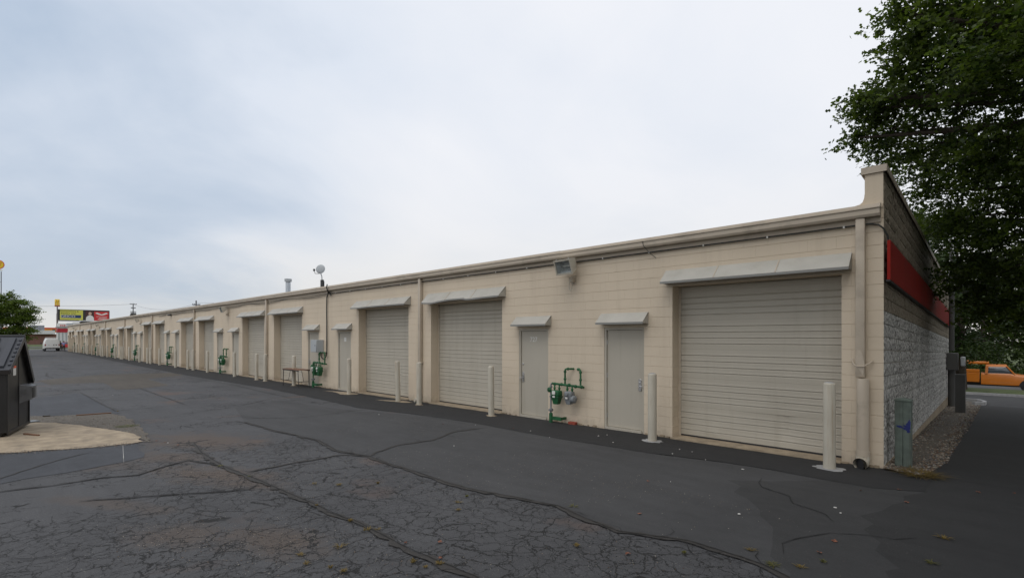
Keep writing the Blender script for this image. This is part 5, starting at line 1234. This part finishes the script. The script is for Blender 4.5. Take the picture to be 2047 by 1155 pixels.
# person on the picture panel: flat print
m2 = MB(); seg = 18
m2.add([(.075, 12.9 + .42 * math.cos(6.283 * k / seg), 10.35 + .55 * math.sin(6.283 * k / seg)) for k in range(seg)], [tuple(range(seg))]); m2.build('printed_head', M['skin2'] if 'skin2' in M else mat('print_skin', (.55, .38, .30), .5), f2)
m2 = MB(); m2.add([(.07, 11.8, 7.97), (.07, 13.93, 7.97), (.07, 13.85, 9.1), (.07, 13.4, 9.65), (.07, 12.9, 9.8), (.07, 12.4, 9.65), (.07, 11.9, 9.1)], [tuple(range(7))]); m2.build('printed_shirt', M['white'], f2)
m2 = MB(); 
for q in (-1, 1): m2.add([(.075, 15.9, 10.2), (.075, 15.9 + q * 1.2, 10.75), (.075, 15.9 + q * 1.7, 10.5), (.075, 15.9 + q * .9, 10.1), (.075, 15.9, 9.85)], [(0, 1, 2, 3, 4)])
m2.box(.07, .08, 14.5, 17.3, 9.35, 9.45); m2.box(.07, .08, 15.2, 17.3, 8.95, 9.05); m2.box(.07, .08, 14.9, 17.3, 8.45, 8.62); m2.build('lettering', M['white'], f3)
m2 = MB(); m2.box(.2, .9, 5.0, 18, 7.62, 7.78); m2.build('catwalk', M['poleg'], bl)
m2 = MB(); m2.tube([(-.8, 11.5, 0), (-.8, 11.5, 8)], .55, 14); m2.build('column', M['poleg'], bl)
# yellow arches sign
mc = empty('arch_sign', (-269.8, 8.4, -1), label='tall pole sign with a yellow panel and double arch beyond the van', cat='pole sign')
m2 = MB(); m2.tube([(0, 0, 0), (0, 0, 12.4)], .28, 12); m2.tube([(0, 0, 12.4), (0, 0, 15.3)], .2, 10); m2.build('pole', M['poleg'], mc)
m2 = MB(); m2.rbox(-.3, .3, -.78, .78, 15.4, 18.2, .2, 3); sg = m2.build('panel', M['paleyellow'] if False else mat('arch_panel', (.75, .58, .16), .4, var=.03), mc)
m2 = MB(); m2.rbox(-.33, .33, -.80, .80, 15.2, 15.7, .05, 1); m2.build('panel_base', M['brickred'], sg)
m2 = MB()
for s_ in (-1, 1):
    m2.tube([(.42, s_ * .66, 15.9), (.42, s_ * .61, 16.8), (.42, s_ * .46, 17.6), (.42, s_ * .33, 17.85), (.42, s_ * .19, 17.6), (.42, s_ * .07, 16.8), (.42, s_ * .02, 16.1)], .09, 8)
m2.build('arches', M['yellow'], sg)
# scalloped shell sign at the left edge
sh = empty('shell_sign', (-272, -8.25, -1), label='tall pole sign with a yellow scalloped shell cut by the left frame edge', cat='pole sign')
for q in (-.5, .9):
    m2 = MB(); m2.tube([(0, q, 0), (0, q, 28)], .14, 8); m2.build('pole', M['poleg'], sh)
m2 = MB()
for z in range(4, 28, 4): m2.tube([(0, -.5, z), (0, .9, z)], .08, 6)
m2.build('cross_brace', M['poleg'], sh)
def pecten(r_, y_, x_, th):
    pts = []; n = 13
    for k in range(n * 4 + 1):
        a = -.28 * math.pi + (1.56 * math.pi) * k / (n * 4); rr = r_ * (1 + .035 * abs(math.sin(k / 4 * math.pi)))
        pts.append((y_ + rr * math.cos(a) * 1.02, 30.7 + rr * math.sin(a)))
    pts += [(y_ - r_ * .38, 30.7 - r_ * .98), (y_ + r_ * .38, 30.7 - r_ * .98)]
    b = MB(); b.add([(x_, p[0], p[1]) for p in pts] + [(x_ - th, p[0], p[1]) for p in pts], [tuple(range(len(pts))), tuple(range(len(pts), 2 * len(pts)))[::-1]] + [(i, (i + 1) % len(pts), len(pts) + (i + 1) % len(pts), len(pts) + i) for i in range(len(pts))]); return b
m2 = MB(); m2.rbox(-.5, .0, -2.9, 3.3, 28.0, 34.4, .3, 2); m2.build('white_box', M['white'], sh) if False else None
so_ = pecten(1.75, .0, 0, .5).build('shell_border', M['signred'], sh)
pecten(1.5, .0, .06, .05).build('shell_face', M['yellow'], so_)
m2 = MB()
for k in range(-3, 4):
    a = math.pi / 2 + k * .30; m2.tube([(.08, .2 * math.cos(a), 29.4), (.08, 1.4 * math.cos(a), 30.8 + 1.25 * math.sin(a))], .04, 5)
m2.build('shell_rib', M['signred'], so_)
m2 = MB(); m2.box(-.4, .1, -1.2, 1.2, 28.3, 28.85); m2.build('sign_foot', M['white'], sh)

# utility poles and wires
def pole(x, y, h, arms, label, big=False):
    o = empty('utility_pole', (x, y, gz(max(x, -135), 0) - .2), 0, label, 'utility pole')
    m2 = MB(); m2.tube([(0, 0, 0), (0, 0, h)], [.18, .12], 10); m2.build('pole', M['poleg'], o)
    for z, w in arms:
        m2 = MB(); m2.box(.1, .22, -w, w, h + z - .07, h + z + .07); ca = m2.build('crossarm', M['poleg'], o)
        for q in (-.9, -.45, .45, .9):
            m2 = MB(); m2.lathe([(.07, 0), (.09, .1), (.04, .2)], (.16, q * w, h + z + .07), 'z', 8); m2.build('insulator', M['boxgrey'], ca)
    if big:
        for q in (-.4, .4):
            m2 = MB(); m2.lathe([(.20, -.5), (.3, -.4), (.3, .4), (.2, .5)], (.3, q, h - 3.3), 'z', 12); m2.build('transformer', M['boxgrey'], o)
pole(-180, 19.0, 12.6, [(-.3, .8), (-1.4, .55), (-2.6, .65), (-3.6, .8)], 'tall utility pole with stacked crossarms and transformers above the roof', True)
pole(-114, 18.9, 10.0, [(-.9, .68)], 'slim utility pole with one crossarm rising behind the long roof')
pole(-290, 2.6, 9.0, [(-.6, 1.6)], 'small distant utility pole above the brick building')
def wire(a, b, sag, r_, label):
    m2 = MB(); n = 16; m2.tube([(a[0] + (b[0] - a[0]) * i / n, a[1] + (b[1] - a[1]) * i / n, a[2] + (b[2] - a[2]) * i / n - sag * 4 * (i / n) * (1 - i / n)) for i in range(n + 1)], r_, 4); tag(m2.build('power_line', M['poleg']), label, 'power line')
wire((-180, 19, 11.6), (-215, -12, 11.5), .5, .03, 'overhead power line running left from the tall utility pole')
wire((-180, 19, 11.6), (-114, 19, 8.7), 1.4, .022, 'overhead power line sagging between the two utility poles')
wire((-114, 19, 8.9), (-60, 30, 9), .8, .02, 'overhead power line leaving right from the slim utility pole')
# street level: hill with shrubs near brick building
xs2 = [-215 + i * 2 for i in range(13)]
m2 = MB(); n = 14; ring = []
for j in range(5):
    for i in range(n): t = 6.283 * i / n; q = 1 - j / 5; m_ = (1 - q * q); ring.append((-210 + 9 * q * math.cos(t), -8 + 7 * q * math.sin(t), -.6 + 1.6 * m_))
m2.add(ring, [(j * n + i, j * n + (i + 1) % n, (j + 1) * n + (i + 1) % n, (j + 1) * n + i) for j in range(4) for i in range(n)] + [tuple(range(4 * n, 5 * n))], True); tag(m2.build('grass_mound', M['grass']), kind='structure')
tag(grid_sheet('far_road', [-172, -158], [-60, -20, 0, 20], .02, M['road']), kind='structure')
# ---------------------------------------------------------------- orange truck on the street
M['orangepaint'] = mat('truck_orange', (.50, .145, .007), .4, var=.04, world=False, coat=.3)
tx, ty = 2.25, 38.6; tz = gz(tx, 37) + .0
tr = empty('utility_truck', (tx, ty, tz), 0, 'orange utility truck passing on the street behind the building', 'truck')
m2 = MB()
def rg(x, hw, z0, z1, tw): return [(x, -hw, z0), (x, hw, z0), (x, hw, z1 - .12), (x, tw, z1), (x, -tw, z1), (x, -hw, z1 - .12)]
loft(m2, [rg(-1.35, .92, .5, 1.25, .85), rg(.05, .95, .5, 1.27, .88), rg(.3, .95, .5, 1.22, .85), rg(1.3, .90, .5, 1.08, .78), rg(1.62, .82, .5, .98, .65), rg(1.72, .75, .55, .88, .6)]); m2.build('cab_body', M['orangepaint'], tr)
m2 = MB(); loft(m2, [rg(-1.05, .84, 1.2, 1.72, .74), rg(-.12, .84, 1.2, 1.76, .74), rg(.28, .84, 1.18, 1.24, .80)]); m2.build('windows', M['pane'], tr)
m2 = MB(); loft(m2, [rg(-1.10, .80, 1.70, 1.82, .68), rg(-.08, .80, 1.72, 1.84, .68)]); m2.build('cab_roof', M['orangepaint'], tr)
for s_ in (-1, 1):
    m2 = MB(); m2.tube([(-.10, s_ * .80, 1.75), (.30, s_ * .86, 1.2)], .045, 6); m2.tube([(-1.05, s_ * .82, 1.75), (-1.08, s_ * .88, 1.2)], .08, 6); m2.build('pillar', M['orangepaint'], tr)
    for x in (.98, -3.6): wheel(tr, x, s_ * .82, .40, .26)
    m2 = MB(); m2.prism([(.98 + .50 * math.cos(t_), .42 + .52 * math.sin(t_)) for t_ in [math.pi * k / 12 for k in range(13)]] , 'y', s_ * .93, s_ * .965); m2.build('wheel_arch', M['black'], tr)
m2 = MB(); m2.rbox(-5.4, -1.42, -1.0, 1.0, .62, 1.28, .03, 1); m2.rbox(-5.4, -1.42, -1.0, -.72, 1.285, 1.5, .02, 1); m2.build('service_body', M['orangepaint'], tr)
m2 = MB(); m2.box(-5.3, 1.2, -.45, .45, .38, .61); m2.build('chassis', M['dark'], tr)
m2 = MB(); m2.rbox(-2.0, -.95, -.6, .6, 1.86, 2.02, .03, 1); m2.tube([(-1.9, -.3, 2.0), (-5.2, -.3, 1.6)], .09, 8); m2.build('roof_carrier', M['orangepaint'], tr)
m2 = MB(); m2.box(1.7, 1.82, -.85, .85, .42, .62); m2.build('bumper', M['dark'], tr)

# ---------------------------------------------------------------- foliage
def leaf_mesh(name, P, size, m, tilt=.7, lobed=True, parent=None, kind='stuff', grp=1):
    """P: n x 3 leaf centres. Every leaf its own polygon: a lobed fan or a pointed diamond"""
    n = len(P)
    if lobed: T = np.array([(0, -.55, 0), (.42, -.20, -.04), (.16, .08, .03), (.40, .40, -.05), (0, .66, -.06), (-.40, .40, -.05), (-.16, .08, .03), (-.42, -.20, -.04)])
    else: T = np.array([(0, -.6, 0), (.28, -.05, .04), (0, .6, -.05), (-.28, -.05, .04)])
    k = len(T); s_ = size * rng.uniform(.65, 1.25, n)
    az = rng.uniform(0, 2 * np.pi, n); t1 = rng.normal(0, tilt, n); t2 = rng.normal(0, tilt, n)
    X = T[None, :, 0] * s_[:, None]; Y = T[None, :, 1] * s_[:, None]; Z = T[None, :, 2] * s_[:, None]
    c, s = np.cos(t1)[:, None], np.sin(t1)[:, None]; Y, Z = Y * c - Z * s, Y * s + Z * c
    c, s = np.cos(t2)[:, None], np.sin(t2)[:, None]; X, Z = X * c + Z * s, -X * s + Z * c
    c, s = np.cos(az)[:, None], np.sin(az)[:, None]; X, Y = X * c - Y * s, X * s + Y * c
    co = np.stack([X + P[:, None, 0], Y + P[:, None, 1], Z + P[:, None, 2]], -1).reshape(-1, 3).astype(np.float32)
    me = bpy.data.meshes.new(name); me.vertices.add(n * k); me.vertices.foreach_set('co', co.ravel())
    me.loops.add(n * k); me.loops.foreach_set('vertex_index', np.arange(n * k, dtype=np.int32))
    me.polygons.add(n); me.polygons.foreach_set('loop_start', (np.arange(n) * k).astype(np.int32)); me.polygons.foreach_set('loop_total', np.full(n, k, np.int32))
    me.update(); me.validate()
    ng = n // max(1, grp) + 1
    tone = np.clip(np.repeat(rng.beta(1.4, 2.1, ng), max(1, grp))[:n] + rng.normal(0, .12, n), 0, 1)
    a = me.attributes.new('tone', 'FLOAT', 'POINT'); a.data.foreach_set('value', np.repeat(tone, k).astype(np.float32))
    me.materials.append(m); o = link(name, me, parent)
    if kind: o['kind'] = kind
    return o
def spray_points(clumps, n, flat=.55, twig=.28, per=14, droop=.25):
    """leaf centres gathered on drooping twig ends inside each clump"""
    w = np.array([c[3] ** 2.2 for c in clumps]); w = w / w.sum(); out = []; tw = []
    for (x, y, z, r), q in zip(clumps, w):
        m = max(3, int(n * q / per)); d = rng.normal(size=(m, 3)); d /= np.linalg.norm(d, axis=1)[:, None]
        rad = r * rng.uniform(.25, 1.0, m) ** .6
        ctr = d * rad[:, None]; ctr[:, 2] *= flat; ctr += (x, y, z)
        h = d.copy(); h[:, 2] = -droop; h /= np.linalg.norm(h, axis=1)[:, None]
        t = rng.uniform(-1, 1, (m, per)); j = rng.normal(0, .30, (m, per, 3)) * twig; j[:, :, 2] *= .55
        pts = ctr[:, None, :] + h[:, None, :] * (t * twig * 1.3)[:, :, None] + j
        out.append(pts.reshape(-1, 3)); tw.append((ctr, h))
    return np.concatenate(out), tw
def tree(name, base, clumps, trunk_r, fork, n, size, m, label, cat='tree', lobed=True, twigs=False, flat=.55, twig=.28, per=14, lean=(0, 0), tilt=.7, group=None):
    o = empty(name, base, 0, label, cat, group); B = Vector(base)
    C = [(c[0] - B.x, c[1] - B.y, c[2] - B.z, c[3]) for c in clumps]
    P, tw = spray_points(C, n, flat, twig, per)
    leaf_mesh('foliage', P, size, m, tilt, lobed, o, grp=per)
    top = max(c[2] for c in C); ax = sum(c[0] for c in C) / len(C); ay = sum(c[1] for c in C) / len(C)
    def tp(t): return Vector((lean[0] * t * t * ax, lean[1] * t * t * ay, top * t * .92))
    m2 = MB(); m2.tube([(0, 0, -.3)] + [tp(t) for t in (0.02, .15, .3, .5, .7, .85, .98)], [trunk_r * 1.5, trunk_r * 1.2, trunk_r, trunk_r * .85, trunk_r * .62, trunk_r * .42, trunk_r * .25, trunk_r * .1], 12); m2.build('trunk', M['bark'], o)
    tb_ = MB()
    for (x, y, z, r) in C:
        tz_ = max(fork / top * .6, min(.95, (z / top) * .72 - .05 * random.random())); s = tp(tz_); e = Vector((x, y, z)); L = (e - s).length
        mid = (s + e) / 2 + Vector((0, 0, L * .10)) + Vector((random.uniform(-.1, .1), random.uniform(-.1, .1), 0)) * L
        r0 = max(.025, min(trunk_r * .35, .012 * L + .012)); m2 = MB(); m2.tube([s, s * .6 + mid * .4 + Vector((0, 0, .03 * L)), mid, mid * .4 + e * .6, e], [r0, r0 * .8, r0 * .6, r0 * .42, r0 * .2], 7); m2.build('limb', M['bark'], o)
        if twigs:
            for _ in range(9):
                d = Vector((random.gauss(0, 1), random.gauss(0, 1), random.gauss(-.1, .4))); d.normalize(); a = e.lerp(mid, random.uniform(0, .6)); tb_.tube([a, a + d * r * .5 + Vector((0, 0, .05)), a + d * r * .95], [.014, .009, .003], 4)
    if twigs: t_ = tb_.build('twigs', M['bark'], o); t_['kind'] = 'stuff'
    return o
# big maple overhanging the near corner
near = [tuple(c) for c in DATA['lobes']]
extra = [(3.0, 5.5, 9.5, 1.8), (4.5, 3.5, 8.0, 2.0), (5, 8, 8.5, 2.2), (2.6, 9.5, 6.3, 1.9), (6.5, 5.5, 10.5, 2.2), (3.2, 1.5, 7.6, 1.7), (5.5, .5, 6.8, 2.0), (7.5, 2.0, 8.5, 2.2), (8.5, 6, 8, 2.3), (4.2, 11.5, 5.5, 2.0), (7, 10, 7, 2.2), (3.4, 6.5, 5.2, 1.7), (2.4, 3.2, 9.6, 1.4), (1.2, 6.0, 9.0, 1.2), (6, 4, 4.6, 1.8), (8.5, -1, 6.8, 2.0), (3.8, 8.8, 3.9, 1.5), (1.9, 5.4, 8.2, 1.4), (5.5, -2.5, 6.5, 1.8)]
tree('maple_tree', (6.2, 5.8, gz(6.2, 5.8)), near + extra, .34, 2.2, 185000, .082, M['leaf'], 'big dark maple overhanging the near corner and the driveway', lobed=True, twigs=True, lean=(.3, .3), twig=.24, per=16, flat=.5)
def crown(cx, cy, z0, z1, r, n, jit=.8):
    out = []
    for i in range(n):
        t = (i + .5) / n; z = z0 + (z1 - z0) * t; a = i * 2.4 + random.random(); prof = math.sin(math.pi * min(1, .18 + t * .78)) ** .7
        q = r * prof * random.uniform(.35, .95); out.append((cx + q * math.cos(a), cy + q * math.sin(a), z + random.uniform(-.3, .3), r * random.uniform(.26, .42) * jit / .8))
    return out
oc = [(8.2 + random.uniform(-3.6, 5), -6 + random.uniform(-7.5, 7.5), random.uniform(5.2, 10), random.uniform(1.8, 2.6)) for _ in range(46)]  # crown of an unseen tree, added to block sky light on the right
def hidden(c):
    if c[0] - c[3] > 1.9 + .04 * (c[1] + 9.3): return True      # right of the view
    d = -.691 * (c[0] - CAM.x) + .723 * (c[1] - CAM.y)
    return c[2] - c[3] > 2.3 + .68 * (d + c[3] * .8) or d < -c[3]   # above or behind the view
oc += [(random.uniform(2.8, 8), random.uniform(-14, -1.5), random.uniform(6.5, 10.5), random.uniform(1.6, 2.3)) for _ in range(70)]  # more unseen foliage added overhead to deepen the shade
oc = [c for c in oc if hidden(c)]
tree('maple_tree', (9.0, -6.5, 0), oc, .36, 2.4, 60000, .25, M['leaf'], 'unseen maple added outside the right frame edge to shade the driveway', lobed=False, flat=.7, twig=.5, per=12)
# darker trees along the driveway and the street
def bt(x, y, z0, z1, r, n, size, m, label, tr_=.22, cl=26, **k): g = gz(x, y); return tree('broadleaf_tree', (x, y, g), crown(x, y, g + z0, g + z1, r, cl), tr_, 1.5, n, size, m, label, lobed=False, **k)
GR = 'trees behind the building'
bt(5.2, 15.5, 2.4, 10.5, 3.9, 17000, .17, M['leaf'], 'dark broad tree right of the rear driveway behind the maple', group=GR, twigs=True)
bt(.1, 29.3, 1.7, 10.0, 2.7, 16000, .17, M['leaf_far'], 'tree on the grass verge directly above the orange truck', group=GR)
bt(-2.5, 28.5, 1.2, 10.5, 3.6, 15000, .19, M['leaf_far'], 'tree on the verge seen just past the rear corner of the building', group=GR)
bt(9.5, 31, 2.2, 11, 4.2, 10000, .22, M['leaf_far'], 'tall tree on the verge at the right frame edge', group=GR)
for i, (x, y, r, h, m_, lb) in enumerate([(-4, 50, 4.2, 10, 'leaf_far', 'dark tree across the street behind the service mast'), (1.0, 48.5, 3.6, 8.5, 'leaf_light', 'paler green tree across the street left of the truck cab'), (5.2, 51, 4.2, 11, 'leaf_far', 'large dark tree across the street above the truck cab'), (9.6, 49, 3.6, 9, 'leaf_light', 'pale leafy tree across the street at the right edge'), (-8, 55, 5, 13, 'leaf_far', 'tall tree across the street mostly hidden by the building'), (13, 54, 5, 12, 'leaf_far', 'tall dark tree across the street at the far right')]):
    bt(x, y, .5, h, r, 9000, .26, M[m_], lb, cl=24, group=GR, twig=.45, per=10)
hg = [(-6 + i * 1.6 + random.uniform(-.3, .3), 46.4 + random.uniform(-.4, .4), gz(0, 46) + random.uniform(.5, 1.0), random.uniform(.9, 1.3)) for i in range(15)]
P, _ = spray_points(hg, 15000, .8, .3, 9); hb = leaf_mesh('hedge', P, .16, M['leaf_light'], .8, False, None, None)
tag(hb, 'ragged bright green hedge along the far side of the street behind the truck', 'hedge')
# row of backing trees far behind to close the view
P, _ = spray_points([(-30 + i * 5 + random.uniform(-2, 2), 72 + random.uniform(-4, 4), gz(0, 60) + random.uniform(2, 9), 4.2) for i in range(22)], 26000, .9, .8, 8)
tag(leaf_mesh('far_wood', P, .6, M['leaf_far'], .8, False, None, None), kind='stuff'); bpy.data.objects['far_wood']['label'] = 'dark mass of far trees closing the view behind the street'
P, _ = spray_points([(-235 + random.uniform(-8, 8), -34 - i * 7, random.uniform(2, 6), 5.5) for i in range(24)], 16000, .8, .9, 8)
o = tag(leaf_mesh('far_wood', P, .9, M['leaf_far'], .8, False, None, None), kind='stuff'); o['label'] = 'far belt of trees beyond the left side of the lot'
# left tree by the dumpster, and its neighbours
LT = [(-82.08, -8.58, 6.28, 1.05), (-81.02, -7.57, 5.93, 0.94), (-80.09, -6.68, 4.99, 0.94), (-79.66, -6.28, 4.23, 0.70), (-80.59, -7.17, 3.93, 1.29), (-81.65, -8.18, 3.93, 1.46), (-79.75, -6.36, 2.76, 0.70), (-80.17, -6.76, 1.88, 0.7), (-83.14, -9.59, 5.11, 1.76), (-79.49, -6.11, 5.40, 0.47), (-81.44, -7.98, 6.86, 0.70), (-80.38, -6.96, 6.10, 0.59), (-82.71, -9.19, 2.47, 1.46), (-79.24, -5.87, 4.99, 0.35), (-81.10, -7.65, 2.64, 1.05), (-83.5, -10, 6.8, 1.3), (-84, -10.5, 3.5, 1.8), (-81.5, -8.0, 1.3, 1.0), (-80.7, -7.3, .8, .7), (-80.9, -7.5, 5.0, 1.0), (-80.6, -7.2, 3.0, 1.1), (-81.5, -8.2, 5.4, 1.3), (-82.5, -9.0, 4.0, 1.5), (-80.3, -6.9, 4.4, .9)]
tree('broadleaf_tree', (-80.9, -7.45, gz(-82, -8)), LT, .20, 1.0, 30000, .18, M['leaf_left'], 'spreading bright green tree behind the dumpster at the left edge', lobed=False, twigs=True, flat=.42, twig=.42, per=12)
tree('broadleaf_tree', (-77, -13.5, gz(-77, -13)), crown(-77, -13.5, .8, 6.5, 3.4, 18), .2, 1.2, 8000, .22, M['leaf_left'], 'green tree mostly beyond the left frame edge', lobed=False, flat=.5, twig=.4)
# ---------------------------------------------------------------- weeds, leaves, chips
def tuft(c, r, n, m, h=.05):
    V = []; F = []
    for i in range(n):
        a = random.random() * 6.283; q = r * random.random() * .6; bx_, by_ = q * math.cos(a), q * math.sin(a); a2 = a + random.gauss(0, .8); l = r * random.uniform(.5, 1.2); hh = h * random.uniform(.4, 1.2); w = .0035; b = len(V); nx_, ny_ = -math.sin(a2) * w, math.cos(a2) * w
        V += [(bx_ - nx_, by_ - ny_, 0), (bx_ + nx_, by_ + ny_, 0), (bx_ + l * .5 * math.cos(a2) + nx_, by_ + l * .5 * math.sin(a2) + ny_, hh * .8), (bx_ + l * .5 * math.cos(a2) - nx_, by_ + l * .5 * math.sin(a2) - ny_, hh * .8), (bx_ + l * math.cos(a2), by_ + l * math.sin(a2), hh * random.uniform(.5, 1.1))]
        F += [(b, b + 1, b + 2, b + 3), (b + 3, b + 2, b + 4)]
    me = bpy.data.meshes.new('weed_tuft'); me.from_pydata(V, [], F); me.update(); a = me.attributes.new('tone', 'FLOAT', 'POINT'); a.data.foreach_set('value', [random.random() for _ in V]); me.materials.append(m)
    o = link('weed_tuft', me, None, (c[0], c[1], gz(*c) + .008)); return o
gidx = {13, 19, 21, 22, 25, 26}
for i, c in enumerate(PT['weed']):
    g_ = i in gidx or i in (12, 17); o = tuft(c, random.choice((.022, .03, .035, .05, .065)), random.randint(14, 40), M['weedg'] if g_ else M['weed'], random.uniform(.012, .03))
    tag(o, 'small green weed tuft growing from a crack in the foreground asphalt' if g_ else 'small dry yellow weed tuft growing from a crack in the asphalt', 'weed', 'green weed tufts in the asphalt' if g_ else 'dry weed tufts in the asphalt')
for i in range(26):
    c = (.15 + random.random() * .6, -.12 + random.uniform(-.05, .08) - .0); o = None
mw = MB()
V = []
o = tuft((.42, -.08), .30, 260, M['weed'], .05); tag(o, 'patch of dry grass at the foot of the grey-green post', 'dry grass')
o = tuft(PT['moss'][1], .20, 300, M['weedg'], .008); tag(o, 'flat patch of yellow-green moss on the gritty ground by the concrete pad', 'moss')
def dead(c):
    m2 = MB(); a = random.random() * 6.28; s_ = random.uniform(.016, .034); pts = []
    for k in range(11):
        t = 6.283 * k / 11; q = s_ * (1.0 if k % 2 == 0 else .55); pts.append((q * math.cos(t + a), q * math.sin(t + a), .004 + random.uniform(0, .016)))
    m2.add([(0, 0, .010)] + pts, [(0, k + 1, (k + 1) % 11 + 1) for k in range(11)]); o = m2.build('fallen_leaf', M['deadleaf'], None, (c[0], c[1], gz(*c) + .006)); tag(o, 'small dry reddish-brown leaf lying on the dark asphalt', 'leaf', 'fallen leaves on the asphalt')
for c in PT['leaf']: dead(c)
for c in PT['chip']:
    m2 = MB(); n = 6; s_ = random.uniform(.007, .020); pts = [(s_ * random.uniform(.5, 1.2) * math.cos(6.283 * k / n), s_ * random.uniform(.5, 1.2) * math.sin(6.283 * k / n)) for k in range(n)]
    m2.prism(pts, 'z', 0, .006); o = m2.build('paint_chip', M['chip'], None, (c[0], c[1], gz(*c) + .012)); tag(o, 'small white chip lying on the dark asphalt', 'litter', 'white chips on the asphalt')
bpy.context.view_layer.update()
